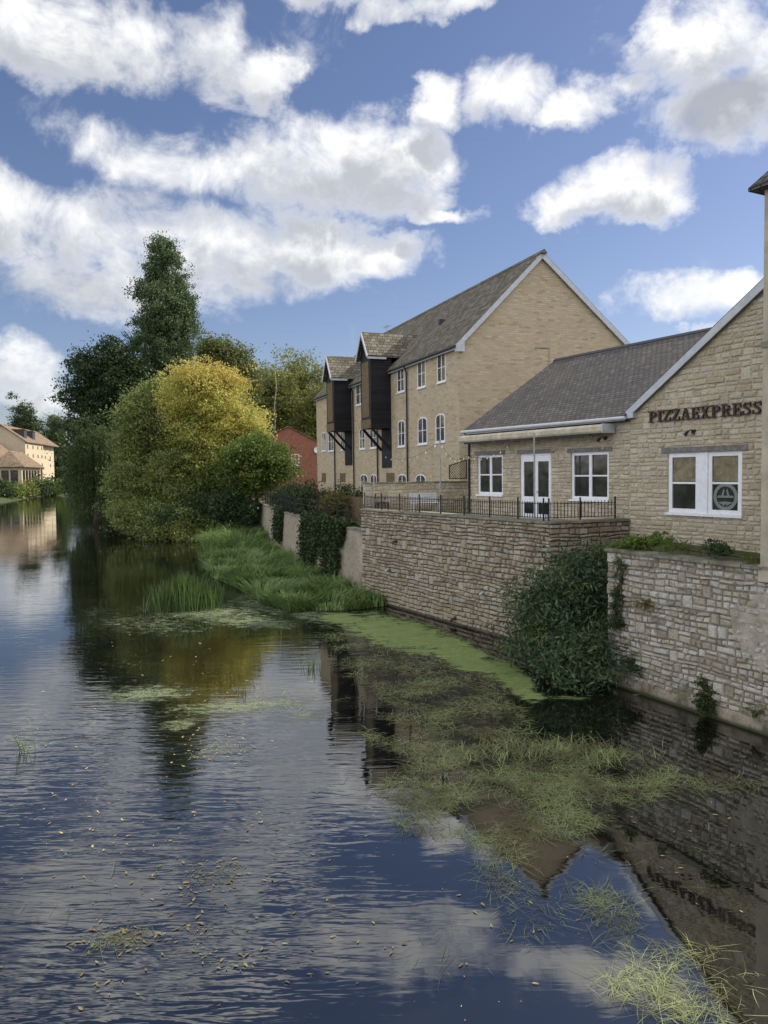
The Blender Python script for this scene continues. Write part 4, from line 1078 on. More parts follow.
tree('beech_tree', 'bronze green tree behind the yellow tree beside the poplar', 'tree', (at_y(222, 480, 112).x, 112, 2.0),
     [lobe(218, 358, 112, 20, 18), lobe(232, 368, 112, 18, 16), lobe(222, 388, 112, 28, 22), lobe(207, 348, 112, 9, 10), lobe(240, 390, 112, 18, 20)],
     'bronze', 1500, 34, .55, .17, r0=.4, seed=8)
for k, (px, py, y, s_, lab) in enumerate(((268, 400, 122, 1.0, 'light green birch with a pale forked trunk behind the red brick house'), (300, 395, 128, 1.15, 'broad light green tree between the birch and the apartment block'), (322, 420, 118, .9, 'yellow green tree partly hidden by the end of the apartment block'), (245, 420, 126, .85, 'dull green tree seen between the yellow tree and the birch'))):
    lb = [lobe(px, py-18, y, 18*s_, 18*s_), lobe(px-10*s_, py, y, 17*s_, 20*s_), lobe(px+12*s_, py+2, y, 18*s_, 20*s_), lobe(px, py+25, y, 22*s_, 22*s_), lobe(px+15*s_, py+32, y, 14*s_, 16*s_)]
    tree('birch_tree' if k == 0 else 'broadleaf_tree', lab, 'tree', (at_y(px+(9 if k == 0 else 3), 480, y).x, y-(3.4 if k == 0 else 0), 2.0), lb, 'birch' if k != 3 else 'bronze', 900, 32, .6, .18, r0=.32, seed=20+k, bark='birch' if k == 0 else 'bark')
# visible pale fork of the birch, standing just in front of its crown
shrub('bank_shrub', 'low dark green bush at the water edge below the yellow tree', 'shrub', (at_y(215, 520, 70).x, 70, .6),
      [lobe(215, 510, 70, 30, 16), lobe(190, 518, 70, 26, 13), lobe(240, 500, 70, 20, 16), lobe(165, 525, 70, 22, 10), lobe(235, 480, 72, 14, 16)], 'dark', 700, 30, .42, .12, seed=9)
shrub('bank_shrub', 'olive bush hanging over the water at the foot of the grey green willow', 'shrub', (at_y(150, 525, 71).x, 71, .3),
      [lobe(135, 515, 71, 20, 14), lobe(160, 520, 70, 22, 14), lobe(195, 528, 68, 22, 11), lobe(182, 535, 67, 20, 7), lobe(160, 535, 69, 22, 7)], 'olive', 520, 30, .38, .12, seed=10)
# dark understorey that closes the bank
shrub('bank_shrub', 'dark bush under the weeping willow where the bank meets the river', 'shrub', (at_y(110, 500, 96).x, 96, .9),
      [lobe(110, 492, 96, 26, 18), lobe(90, 495, 98, 16, 16), lobe(132, 490, 94, 26, 20), lobe(160, 480, 90, 26, 24)], 'dark', 500, 30, .5, .18, seed=13)
# woodland closing the view up river, far left and the rest of the skyline
def far_tree(px, top, y, w, leaf, lab, seed, nm='broadleaf_tree', grp='distant trees up river', tall=1.0):
    base = at_y(px, 480, y); h = at_y(px, top, y).z; k = y/FPX; mid = (h+2)/2
    lb = [(base.x, y, h-w*k*.9*tall, w*k*.75, w*k*.75, w*k*.95*tall), (base.x-w*k*.4, y, mid+.5, w*k*.7, w*k*.7, (h-2)*.3), (base.x+w*k*.4, y, mid+.8, w*k*.65, w*k*.7, (h-2)*.32), (base.x, y, 2+(h-2)*.25, w*k*.8, w*k*.8, (h-2)*.25)]
    tree(nm, lab, 'tree', (base.x, y, 1.5), lb, leaf, 900, 36, .8, .30, r0=.5, seed=seed, group=grp, nl=5)
far_tree(27, 401, 300, 15, 'dark', 'large round dark tree rising behind the riverside warehouse roofs', 51, tall=1.3)
far_tree(57, 418, 310, 8, 'poplar', 'narrow tree right of the warehouse on the left bank', 52, tall=1.5)
far_tree(68, 447, 340, 10, 'mid', 'small light green tree at the end of the river', 53)
far_tree(50, 440, 330, 8, 'poplar', 'low tree just beyond the far corner of the warehouse', 54)
far_tree(78, 455, 350, 12, 'birch', 'pale tree at the river bend half hidden by the dark tree', 55)
far_tree(100, 440, 260, 25, 'dark', 'dark tree behind the weeping willow', 56)
far_tree(140, 430, 220, 30, 'dark', 'dark tree far behind the grey green willow', 57)
far_tree(195, 405, 150, 34, 'dark', 'dark tree hidden behind the middle of the yellow tree', 58)
far_tree(248, 425, 160, 26, 'mid', 'green tree glimpsed between the yellow tree and the brick house', 59)
# ================================================================== left bank buildings
yv = Vector((-.98, -.175)); lang = math.atan2(.98, -.175)
LF = Frame(-113.7, 245.0, lang)
t = thing('riverside_warehouse', 'tall cream walled warehouse with small dark windows and brown tiled roof on the left bank', 'building', LF.w(0, 0, 3.0), lang)
lz = 17.6; lb_ = 9.2; LL = 42
b = MB(); b.box(0, 22, 0, 14, lb_, lz); b.box(22.3, 42, 1.2, 14, 4.5, lz-.4); b.box(22, 22.3, .6, 14, lb_, lz-.1)
b.poly([(0-.003, 14, lz), (-.003, 0, lz), (-.003, 7, lz+5)])
b.build('wall', M['mill_wall'], t)
b = MB(); b.box(1, 22, 1.5, 14, 3.0, lb_-.01); b.build('undercroft', M['oak'], t)
for x in (0.5, 7, 14, 21): 
    b = MB(); b.box(x, x+.6, .2, .8, 3.0, lb_-.005); b.build('pillar', M['mill_wall'], t)
b = MB(); slope(b, -.6, 42.5, -.6, lz-.3, 7, lz+5.2, .3); slope(b, 42.5, -.6, 14.6, lz-.3, 7.01, lz+5.2, .3); ro = b.build('roof', M['mill_roof'], t)
for x in (4, 14):
    b = MB(); b.box(x, x+3.0, 1.2, 6, lz+1.0, lz+3.6); dm_ = b.build('dormer', M['lead'], ro)
    b = MB(); b.box(x-.3, x+3.3, .9, 6.5, lz+3.61, lz+3.9); b.build('dormer_roof', M['mill_roof'], dm_)
for x in (2.2, 8.5, 14.5, 19.5, 29, 36):
    for z in (9.6, 12.4, 15.2):
        if (x, z) in ((2.2, 9.6), (29, 9.6)): continue
        yy = 0 if x < 22 else 1.2
        b = MB(); b.box(x, x+1.1, yy-.06, yy+.02, z, z+1.1); f = b.build('window', M['oak'], t)
        b = MB(); b.quad((x+.12, yy-.07, z+.12), (x+.98, yy-.07, z+.12), (x+.98, yy-.07, z+.98), (x+.12, yy-.07, z+.98)); b.build('pane', M['glass'], f)
t = thing('boat_store', 'long low brown roofed building in front of the warehouse gable on the left bank', 'building', LF.w(-2, 0, 3.0), lang)
b = MB(); b.box(-26, 0, 1, 15, 3.0, 11.3); b.poly([(0, 15, 11.3), (0, 1, 11.3), (0, 8, 17.2)][::-1]); b.poly([(-26, 15, 11.3), (-26, 1, 11.3), (-26, 8, 17.2)]); b.build('wall', M['mill_wall'], t)
b = MB(); slope(b, -26.5, .5, .2, 10.9, 8, 17.4, .3); slope(b, .5, -26.5, 15.8, 10.9, 8.01, 17.4, .3); b.build('roof', M['mill_roof'], t)
b = MB(); b.box(-26.5, .5, .0, .16, 10.4, 10.8); b.build('fascia', M['white_paint'], t)
t = thing('river_pavilion', 'low hipped roofed pavilion with dark windows at the left edge of the photo', 'building', LF.w(-24, -7, 2.6), lang)
b = MB(); b.box(-7, 13, 0, 8, 2.6, 8.7); b.build('wall', M['mill_wall'], t)
b = MB(); q = [(-8, -1), (14, -1), (14, 9), (-8, 9)]; zz = 8.9; rA, rB = (-3, 4, 13.5), (9, 4, 13.5)
b.box(-8, 14, -1, 9, 8.72, 8.9)
b.poly([(q[0][0], q[0][1], zz+.002), (q[1][0], q[1][1], zz+.002), rB, rA]); b.poly([(q[1][0], q[1][1], zz+.002), (q[2][0], q[2][1], zz+.002), rB]); b.poly([(q[2][0], q[2][1], zz+.002), (q[3][0], q[3][1], zz+.002), rA, rB]); b.poly([(q[3][0], q[3][1], zz+.002), (q[0][0], q[0][1], zz+.002), rA])
b.build('roof', M['mill_roof'], t)
for y in (1.0, 3.4, 5.8):
    b = MB(); b.box(-7.08, -6.98, y, y+1.9, 4.2, 7.9); f = b.build('window', M['black_metal'], t)
    b = MB(); b.quad((-7.09, y+1.75, 4.35), (-7.09, y+.15, 4.35), (-7.09, y+.15, 7.7), (-7.09, y+1.75, 7.7)); b.build('pane', M['glass'], f)
for x in (-6, -3, 0, 3, 6, 9.5):
    b = MB(); b.box(x, x+2.2, -.08, .02, 4.2, 7.9); f = b.build('window', M['black_metal'], t)
    b = MB(); b.quad((x+.15, -.09, 4.35), (x+2.05, -.09, 4.35), (x+2.05, -.09, 7.7), (x+.15, -.09, 7.7)); b.build('pane', M['glass'], f)
for k, (px, y, w_, h_, lf, lab) in enumerate(((5, 205, 14, 10, 'mid', 'rounded green bush below the pavilion at the left edge'), (18, 218, 12, 12, 'birch', 'light green bush at the water edge below the pavilion'), (33, 228, 9, 15, 'dark', 'dark upright bush between pavilion and warehouse'), (46, 246, 10, 9, 'mid', 'low green bush in front of the warehouse undercroft'), (60, 268, 9, 10, 'hedge', 'low bush at the far end of the left bank'), (-10, 196, 16, 12, 'hedge', 'dark bush just at the left frame edge'))):
    p = at_y(px, 490, y); kk = y/FPX
    shrub('bank_shrub', lab, 'shrub', (p.x, y, .9), [(p.x, y, 1+h_*kk*.45, w_*kk, w_*kk*.7, h_*kk*.6), (p.x+w_*kk*.6, y+1, 1+h_*kk*.3, w_*kk*.6, w_*kk*.5, h_*kk*.4)], lf, 130, 26, .8, .35, seed=60+k, group='bushes on the left bank')
# ================================================================== garden behind the lower wall
def wc_pt(f, off, z): p, d, n = wc_at(f); q = p+n*off; return Vector((q.x, q.y, z))
fen = thing('garden_fence', 'dark post and rail fence along the top of the ivy clad garden wall', 'fence', wc_pt(0, .15, 3.1))
O2 = wc_pt(0, .15, 0)
fs = [0.6+2.1*i for i in range(17)]
for f in fs:
    p = wc_pt(f, .15, 0)-O2; b = MB(); b.box(p.x-.05, p.x+.05, p.y-.05, p.y+.05, 3.08, 4.25); b.build('post', M['black_metal'], fen)
for z in (3.45, 3.8, 4.15):
    b = MB(); pts = [wc_pt(f, .15, 0)-O2 for f in fs]
    for a, c in zip(pts[:-1], pts[1:]): b.bar((a.x, a.y, z), (c.x, c.y, z), .022)
    b.build('rail', M['black_metal'], fen)
bb = MB()
for f in np.arange(17, 34, .42):
    p = wc_pt(f, .15, 0)-O2; bb.box(p.x-.011, p.x+.011, p.y-.011, p.y+.011, 3.1, 4.15)
bb.build('balusters', M['black_metal'], fen)
# timber panels and hut
def panel_fence(f0, f1, off, z0, z1, lab):
    a = wc_pt(f0, off, 0); c = wc_pt(f1, off, 0); o = thing('timber_fence', lab, 'fence', (a.x, a.y, z0), math.atan2(c.y-a.y, c.x-a.x))
    l_ = (c-a).length; b = MB(); x = 0
    while x < l_: b.box(x, x+.14, -.012, .012, z0+.03, z1-random.uniform(0, .03)); x += .155
    b.build('boards', M['oak'], o)
    x = 0
    while x <= l_+.01: 
        b = MB(); b.box(x-.05, x+.05, -.06, .04-.012, z0, z1+.05); b.build('post', M['oak'], o); x += l_/3
panel_fence(1.0, 11, 2.2, 3.02, 4.35, 'brown board fence standing in the garden behind the garden wall')
M['brickpatch'] = M['red_brick']
sh = wc_pt(4.5, 5.0, 3.02)
o = thing('garden_shelter', 'low frame hung with teal green mesh between the garden hedges', 'shelter', sh, R(20))
for (x, y) in ((-1.2, -.8), (1.2, -.8), (1.2, .8), (-1.2, .8)):
    b = MB(); b.box(x-.04, x+.04, y-.04, y+.04, 3.02, 4.9); b.build('post', M['black_metal'], o)
b = MB(); 
for k in range(12): b.box(-1.25+k*.21, -1.10+k*.21, -.845+.01*(k % 2), -.835+.01*(k % 2), 3.5, 4.85)
b.box(-1.3, 1.3, -.9, .9, 4.9, 4.95); b.build('mesh_sides', M['teal'], o)
def hedge(f0, f1, off, w_, h0, h1, lf, lab, seed, nm='hedge'):
    lbs = []; n = max(2, int((f1-f0)/1.3))
    for i in range(n+1):
        f = f0+(f1-f0)*i/n; p = wc_pt(f, off, 0); lbs.append((p.x, p.y, 3.0+(h0+(h1-h0)*i/n)*.5, 1.1, w_, (h0+(h1-h0)*i/n)*.52+.1*math.sin(i*2.1)))
    p = wc_pt((f0+f1)/2, off, 3.02); shrub(nm, lab, 'hedge', p, lbs, lf, 90*n, 26, .22, .085, seed=seed, zmin=2.9)
hedge(1.5, 13, 6.6, 1.0, 2.0, 2.0, 'hedge', 'dark clipped hedge in front of the apartment block', 71)
hedge(8.5, 15, 3.6, .7, 1.2, 1.7, 'ivy', 'low dark hedge directly behind the garden fence', 72)
hedge(16, 30, 1.6, .9, 1.7, 1.6, 'hedge', 'hedge behind the far part of the garden fence', 73)
hedge(18, 30, 6.5, 1.2, 2.6, 2.4, 'ivy', 'taller hedge in front of the red brick house', 74)
p = wc_pt(19, 9.5, 3.0); shrub('garden_shrub', 'rounded bright green shrub between the brick house and the apartment block', 'shrub', p, [(p.x, p.y, 4.6, 1.6, 1.4, 1.5), (p.x+1, p.y, 4.0, 1.4, 1.3, 1.2)], 'bright', 260, 28, .3, .10, seed=75)
p = wc_pt(13, 7.8, 3.0); shrub('garden_shrub', 'dark round shrub near the left end of the apartment block', 'shrub', p, [(p.x, p.y, 4.5, 1.5, 1.4, 1.5)], 'hedge', 200, 28, .3, .10, seed=76)
p = wc_pt(10, 1.4, 3.0); shrub('garden_shrub', 'reddish brown shrub poking above the garden fence', 'shrub', p, [(p.x, p.y, 3.8, .8, .7, .8)], 'brown', 120, 28, .2, .07, seed=77)
# ivy hanging on the garden wall
def ivy_curtain(f0, f1, lab, seed, zlow, dens=1.0, top=3.3):
    rnd = np.random.default_rng(seed); pts = []
    n = int((f1-f0)*240*dens)
    for i in range(n):
        f = rnd.uniform(f0, f1); zl = zlow(f); z = top-(top-zl)*rnd.uniform(0, 1)**1.1
        p = wc_pt(f, -.12-.22*(3-z)/3.8-abs(rnd.normal(0, .14)), z); pts.append((p.x, p.y, z+rnd.normal(0, .05)))
    for i in range(int((f1-f0)*120*dens)):
        f = rnd.uniform(f0, f1); p = wc_pt(f, rnd.uniform(-.2, .5), 3.12+abs(rnd.normal(0, .06))); pts.append(tuple(p))
    C = np.repeat(np.array(pts), 5, 0)+rnd.normal(0, .09, (len(pts)*5, 3))
    V, F = leaf_quads(C, .075, .7, .1)
    b0 = wc_pt((f0+f1)/2, 0, 3.0)
    o = np_mesh('ivy', V, F, L['ivy'], loc=tuple(b0)); tag(o, lab, 'ivy', 'ivy on the garden wall'); return o
ivy_curtain(2.6, 11.5, 'wide dark curtain of ivy spilling down the garden wall', 81, lambda f: 1.2+.9*math.sin(f*1.1)+(1.2 if f < 3.2 else 0)-(.5 if 4 < f < 10 else 0))
ivy_curtain(19.5, 22.5, 'narrow strip of ivy on the far part of the garden wall', 82, lambda f: 1.0)
# ================================================================== reeds
def in_poly(x, y, poly):
    c = False; n = len(poly); j = n-1
    for i in range(n):
        if (poly[i][1] > y) != (poly[j][1] > y) and x < (poly[j][0]-poly[i][0])*(y-poly[i][1])/(poly[j][1]-poly[i][1])+poly[i][0]: c = not c
        j = i
    return c
bankpoly = [tuple(on_z(*q, 0).to_2d()) for q in ((383, 607), (345, 611), (290, 612), (262, 604), (240, 590), (212, 578), (203, 560), (203, 543))] + [(-14.6, 78)] + [(p.x-.25, p.y) for p in reversed(WC[:-1])] + [(.35, 33.0)]
xs = [p[0] for p in bankpoly]; ys = [p[1] for p in bankpoly]; pts = []
while len(pts) < 30000:
    x, y = random.uniform(min(xs), max(xs)), random.uniform(min(ys), max(ys))
    if in_poly(x, y, bankpoly) and random.random() < (1 if y < 50 else .5): pts.append((x, y, -.02))
B = np.array(pts); nz = np.sin(B[:, 0]*1.7+np.sin(B[:, 1]*.9)*2)*np.cos(B[:, 1]*1.3)
H = (.58+.30*nz+RNG.uniform(-.12, .25, len(B)))*np.clip(.75+(B[:, 1]-32)*.02, .7, 1.4)
tus = B[RNG.integers(0, len(B), 420)]; near = np.array([np.argmin(((tus[:, :2]-b[:2])**2).sum(1)) for b in B])
tth = RNG.uniform(0, 2*np.pi, 420)[near]+RNG.normal(0, .6, len(B)); dist = np.sqrt(((tus[near]-B)**2).sum(1))
H *= RNG.uniform(.75, 1.45, 420)[near]*np.clip(1.15-dist*.45, .55, 1.2)
V, F = blades(B, H, RNG.uniform(.03, .06, len(B)), .5, 1.3, th=tth)
p0 = (float(B[:, 0].mean()), float(B[:, 1].mean()), 0)
tag(np_mesh('reed_bed', V, F, L['bankreed'], loc=p0), kind='stuff', label='bed of low green reeds along the foot of the garden wall', cat='reeds')
m_ = MB(); m_.poly([(x, y, .02) for x, y in bankpoly]); tag(m_.build('mud_bank', M['soil']), kind='structure')
c = on_z(182, 611, 0); n = 1500; rr = np.abs(RNG.normal(0, .62, n)); th = RNG.uniform(0, 2*np.pi, n)
B = np.stack([c.x+1.35*rr*np.cos(th), c.y+.5+.75*rr*np.sin(th), np.full(n, -.05)], 1); B = B[np.abs(B[:, 0]-c.x) < 1.55]
H = RNG.uniform(.75, 1.75, len(B))*(1-.22*np.abs(B[:, 0]-c.x)/1.5); V, F = blades(B, H, RNG.uniform(.022, .042, len(B)), .16, .28)
tag(np_mesh('reed_clump', V, F, L['reed'], loc=(c.x, c.y+.5, 0)), 'tall clump of upright green reeds standing alone in the river', 'reeds')
for (px, py, n, h, lab) in ((24, 752, 16, .55, 'few thin reed stems poking from the rippled water at the left edge'), (312, 668, 34, .45, 'sparse short reed stems in the bright reflection'), (240, 690, 12, .5, 'pair of thin reed stems beside the pale scum')):
    c = on_z(px, py, 0); B = np.stack([c.x+RNG.normal(0, .15 if n > 20 else .09, n), c.y+RNG.normal(0, .15 if n > 20 else .09, n), np.full(n, -.02)], 1)
    V, F = blades(B, RNG.uniform(.4, 1, n)*h, RNG.uniform(.012, .02, n), .3, .3); tag(np_mesh('reed_tuft', V, F, L['reed'], loc=tuple(c)), lab, 'reeds', 'small reed tufts in the river')
# ================================================================== shrubs on the walls
def lp(px, py, y, rx, rz, ry=None): return lobe(px, py, y, rx, rz, ry)
p = on_z(566, 690, 0)
yb_ = 21.6
shrub('wall_shrub', 'large dark leafy shrub filling the corner between terrace wall and river wall', 'shrub', (at_y(572, 670, yb_).x, yb_, .1),
      [lp(575, 585, 22.2, 34, 30, 22), lp(548, 620, 22, 28, 26, 18), lp(590, 620, 21.8, 24, 34, 16), lp(570, 655, 20.6, 38, 26, 20), lp(578, 676, 19.7, 33, 15, 16), lp(594, 650, 19.9, 20, 30, 12), lp(560, 600, 21.6, 30, 20, 16), lp(528, 625, 22.4, 14, 18, 8), lp(592, 560, 22.6, 20, 14, 14), lp(535, 600, 22.6, 16, 16, 10), lp(538, 645, 21.6, 18, 18, 12)],
      'shrub', 1050, 19, .22, .085, seed=90, shell=.15, aspect=.27, zmin=.0, droop=.25)
def lpA(px, py, r, rz, off=0.0):   # lobe on the river wall face
    x, z = FA.hit(px, py); q = FA.w(x, -.05-off, z); k = q.y/FPX; return (q.x, q.y, z, r*k, r*k*.6, rz*k)
def wallplant(lobs, lf, lab, n, sz, nm='wall_plant', seed=1, sp=.05, cat='plant', **kw):
    b0 = (lobs[0][0], lobs[0][1], max(0, lobs[0][2]-lobs[0][5])); shrub(nm, lab, cat, b0, lobs, lf, n, 22, sp, sz, seed=seed, **kw)
wallplant([lpA(709, 693, 10, 11), lpA(711, 705, 14, 10), lpA(707, 684, 7, 5)], 'ivy', 'brown green tuft of weeds hanging low on the river wall', 130, .03, seed=91)
wallplant([lpA(648, 603, 6, 5)], 'brown', 'small rusty brown plant growing from a gap high in the river wall', 26, .025, seed=92)
wallplant([lpA(632, 662, 10, 8), lpA(638, 670, 8, 6)], 'dark', 'dark low weed at the river wall foot beside the big shrub', 50, .028, seed=93)
wallplant([lpA(622, 570, 4, 12), lpA(619, 600, 5, 18), lpA(622, 622, 7, 8)], 'ivy', 'strip of dark moss and ivy down the left end of the river wall', 170, .026, seed=94, sp=.06, flat=1.2)
wallplant([lpA(755, 712, 6, 4), lpA(763, 710, 5, 3)], 'mid', 'tiny green weed near the waterline at the right edge', 16, .022, seed=95)
def lpL(px, py, r, rz, off=.7):
    q = FA.w(FA.hit(px, py)[0], off); x, z = FA.hit(px, py, off); q = FA.w(x, off, z); k = q.y/FPX; return (q.x, q.y, z, r*k, r*k, rz*k)
wallplant([lpL(640, 542, 17, 7, .5), lpL(625, 546, 12, 5, .4), lpL(654, 540, 10, 6, .9)], 'bright', 'bright green ferny plant at the left end of the planted ledge', 150, .04, seed=96, sp=.06, cat='plant')
wallplant([lpL(718, 548, 8, 4, .3), lpL(712, 545, 4, 4, .4), lpL(727, 551, 7, 3, .2)], 'dark', 'small dark green plant on the ledge below the double window', 60, .03, seed=97)
wallplant([lpL(680, 546, 16, 2.4, .5), lpL(755, 560, 12, 2.4, .3)], 'mid', 'thin low grass along the ledge between the two plants', 60, .025, seed=98)
wallplant([lpL(614, 548, 7, 3, .2)], 'mid', 'moss cushion on the coping at the corner of the river wall', 20, .022, seed=99)
# ================================================================== things floating on the river
def ell(px, py, e):
    cx, cy, rx, ry, an = e[:5]; a = R(an); dx, dy = px-cx, py-cy
    u = (dx*math.cos(a)+dy*math.sin(a))/rx; v = (-dx*math.sin(a)+dy*math.cos(a))/ry
    return u*u+v*v
SCUM = [(100, 700, 70, 18, 0, .55), (310, 716, 50, 8, -6, .8), (150, 625, 80, 14, 3, .75), (95, 640, 40, 20, 0, .45), (240, 706, 95, 10, -4), (150, 694, 60, 12, -3), (180, 724, 30, 8, -10), (250, 622, 70, 9, 3), (205, 611, 85, 13, 2), (275, 604, 60, 16, 5), (120, 664, 60, 14, 0, .45), (110, 612, 50, 10, 0, .6), (185, 655, 70, 9, 0, .4), (310, 615, 40, 10, 10), (340, 700, 45, 10, 0, .6), (150, 560, 60, 3, 0, .5), (400, 800, 40, 14, 10, .45), (160, 700, 120, 22, 0, .4)]
DUCK = [(400, 634, 78, 20, 12), (462, 655, 58, 18, 24), (515, 680, 38, 15, 40), (345, 619, 30, 8, 5), (560, 698, 60, 4, 2, .7)]
SILT = [(430, 690, 100, 34, 22), (380, 655, 60, 20, 18), (560, 790, 130, 45, 8), (470, 740, 70, 25, 15), (440, 800, 60, 25, 15), (720, 1000, 90, 40, -15, .7), (600, 930, 30, 60, -10, .5), (140, 635, 70, 20, 0, .5)]
WEED = [(360, 655, 34, 14, 30, 1100), (405, 688, 62, 20, 25, 2600), (470, 712, 62, 24, 18, 3000), (405, 735, 42, 20, 10, 1500), (440, 668, 70, 12, 20, 1100), (335, 640, 20, 10, 30, 350),
        (560, 768, 112, 22, 3, 5200), (520, 808, 80, 26, 12, 2500), (600, 795, 62, 24, -5, 2200), (430, 800, 48, 18, 15, 1500), (710, 785, 55, 8, 2, 420), (470, 762, 70, 14, -5, 1700), (430, 825, 35, 12, 5, 500),
        (510, 850, 50, 14, 20, 700), (590, 880, 24, 30, -30, 420), (615, 915, 24, 34, -20, 420), (600, 965, 40, 26, 10, 420), (525, 905, 45, 20, 20, 110), (560, 930, 60, 30, 0, 90), (500, 880, 30, 10, 30, 160),
        (715, 1002, 66, 22, -12, 330), (755, 1015, 40, 20, 0, 150), (680, 962, 40, 14, -10, 150), (690, 1000, 40, 16, 10, 150), (640, 990, 30, 20, 0, 160), (700, 850, 70, 50, 0, 60), (270, 700, 60, 14, 0, 120), (200, 885, 50, 9, -22, 150), (125, 940, 32, 8, -8, 120), (218, 752, 30, 7, -15, 70), (80, 900, 60, 40, 0, 30), (350, 790, 60, 18, 10, 40), (440, 960, 50, 20, 0, 20), (440, 815, 40, 14, 20, 400), (630, 960, 50, 30, 20, 160), (200, 620, 90, 16, 0, 200)]
gx = np.arange(-15, 11.01, .22); gy = np.arange(6.0, 47, .22)
GX, GY = np.meshgrid(gx, gy); V = np.stack([GX.ravel(), GY.ravel(), np.full(GX.size, .005)], 1)
att = {'duck': np.zeros(len(V)), 'scum': np.zeros(len(V)), 'silt': np.zeros(len(V))}
for i, v in enumerate(V):
    px, py = project((v[0], v[1], 0))
    for nm, arr in (('duck', DUCK), ('scum', SCUM), ('silt', SILT)):
        best = 0
        for e in arr:
            k = (e[5] if len(e) > 5 else 1)*(1.25-ell(px, py, e)*.75)
            if k > best: best = k
        att[nm][i] = best
nx = len(gx); idx = np.arange(len(V)).reshape(GX.shape)
F = np.stack([idx[:-1, :-1].ravel(), idx[:-1, 1:].ravel(), idx[1:, 1:].ravel(), idx[1:, :-1].ravel()], 1)
mx_ = np.maximum(np.maximum(att['duck'], att['scum']), att['silt']); F = F[mx_[F].max(1) > .02]
def film_mat():
    m, t = newmat('floating_film', rough=.75, spec=.3)
    A = {k: t.node('ShaderNodeAttribute', attribute_name=k).outputs['Fac'] for k in att}
    mp = t.node('ShaderNodeMapping', {'Vector': t.pos, 'Rotation': (0, 0, R(8)), 'Scale': (.8, 1.5, 1)}).outputs[0]
    n1 = t.noise(mp, 1.3, 8, .72, .6); n2 = t.noise(mp, 3.2, 8, .75, .8); nf = t.noise(t.pos, 24, 4, .7)
    def cover(a, n, w, g=.42): return t.smooth(t.math('ADD', t.math('MULTIPLY', a, g), t.math('MULTIPLY', t.math('SUBTRACT', n, .5), 1.5)), .30, .30+w)
    duck = cover(A['duck'], t.math('ADD', t.math('MULTIPLY', n1, .6), t.math('MULTIPLY', n2, .4)), .26, .56); scum = cover(A['scum'], n2, .36, .48); silt = cover(A['silt'], n1, .35, .42)
    speck = t.smooth(nf, .42, .58)
    cd = t.mix(t.smooth(n2, .35, .65), t.mix(speck, (.09, .14, .03), (.155, .21, .055)), t.mix(speck, (.17, .22, .065), (.24, .30, .11))); cs = t.mix(speck, (.15, .19, .10), (.27, .31, .17)); cl = t.mix(speck, (.008, .009, .005), (.032, .034, .016))
    c = t.mix(scum, cl, cs); c = t.mix(duck, c, cd); setc(t, c)
    scum_a = t.math('MULTIPLY', scum, t.smooth(nf, .36, .52, .18, .62))
    silt_a = t.math('MULTIPLY', silt, t.smooth(nf, .40, .56, .25, .85))
    al = t.math('MAXIMUM', t.math('MAXIMUM', t.math('MULTIPLY', duck, t.smooth(nf, .3, .5, .72, .95)), scum_a), silt_a)
    t.l.new(al, t.b.inputs['Alpha'])
    t.l.new(t.bump(nf, .01), t.b.inputs['Normal'])
    return m
M['film'] = film_mat()
o = np_mesh('duckweed', V, F, M['film'], loc=(0, 25, .0)); tag(o, 'green duckweed and pale scum drifting beside the terrace wall', 'duckweed', kind='stuff')
for k, a in att.items():
    at_ = o.data.attributes.new(k, 'FLOAT', 'POINT'); at_.data.foreach_set('value', a.astype(np.float32))
pts = []; hs_ = []
for e in WEED:
    cx, cy, rx, ry, an, n = e; a = R(an)
    for i in range(n):
        r_ = math.sqrt(random.random())*1.05; th_ = random.uniform(0, 2*math.pi); u, v = rx*r_*math.cos(th_), ry*r_*math.sin(th_)
        q = on_z(cx+u*math.cos(a)-v*math.sin(a), cy+u*math.sin(a)+v*math.cos(a), 0); pts.append((q.x, q.y, .01)); hs_.append(q.y)
B = np.array(pts); yy = np.array(hs_)
# gather the strands into clots and gaps
ph = np.sin(B[:, 0]*2.3+1.7*np.sin(B[:, 1]*1.1))+np.sin(B[:, 1]*2.9+1.3*np.sin(B[:, 0]*1.9))+RNG.normal(0, .5, len(B))
keep = ph > np.where(yy > 13, -.45, -.5); B = B[keep]; yy = yy[keep]; ph = ph[keep]
V, F = blades(B, RNG.uniform(.08, .60, len(B))*RNG.uniform(.35, 1, len(B)), RNG.uniform(.0035, .011, len(B))*(.18+yy/19), .35, .45, flatlay=True)
V[:, 2] += np.repeat(np.clip(ph, 0, 2)*.012*RNG.uniform(0, 1, len(B)), 8)
tag(np_mesh('water_weed', V, F, L['weed'], loc=(3, 14, 0)), 'tangled mats of olive water weed and cut reed floating on the river', 'water weed', kind='stuff')
pts = []
for i in range(1000):
    px = random.gauss(548, 48); q = on_z(px, 752+abs(px-548)*.06+random.gauss(0, 6), 0); pts.append((q.x, q.y, 0))
B = np.array(pts); V, F = blades(B, RNG.uniform(.07, .26, len(B)), RNG.uniform(.007, .014, len(B)), 1.1, 1.1)
tag(np_mesh('weed_grass', V, F, L['weed'], loc=(3.5, 15, 0)), 'short grassy growth standing up from the largest weed mat', 'grass', kind='stuff')
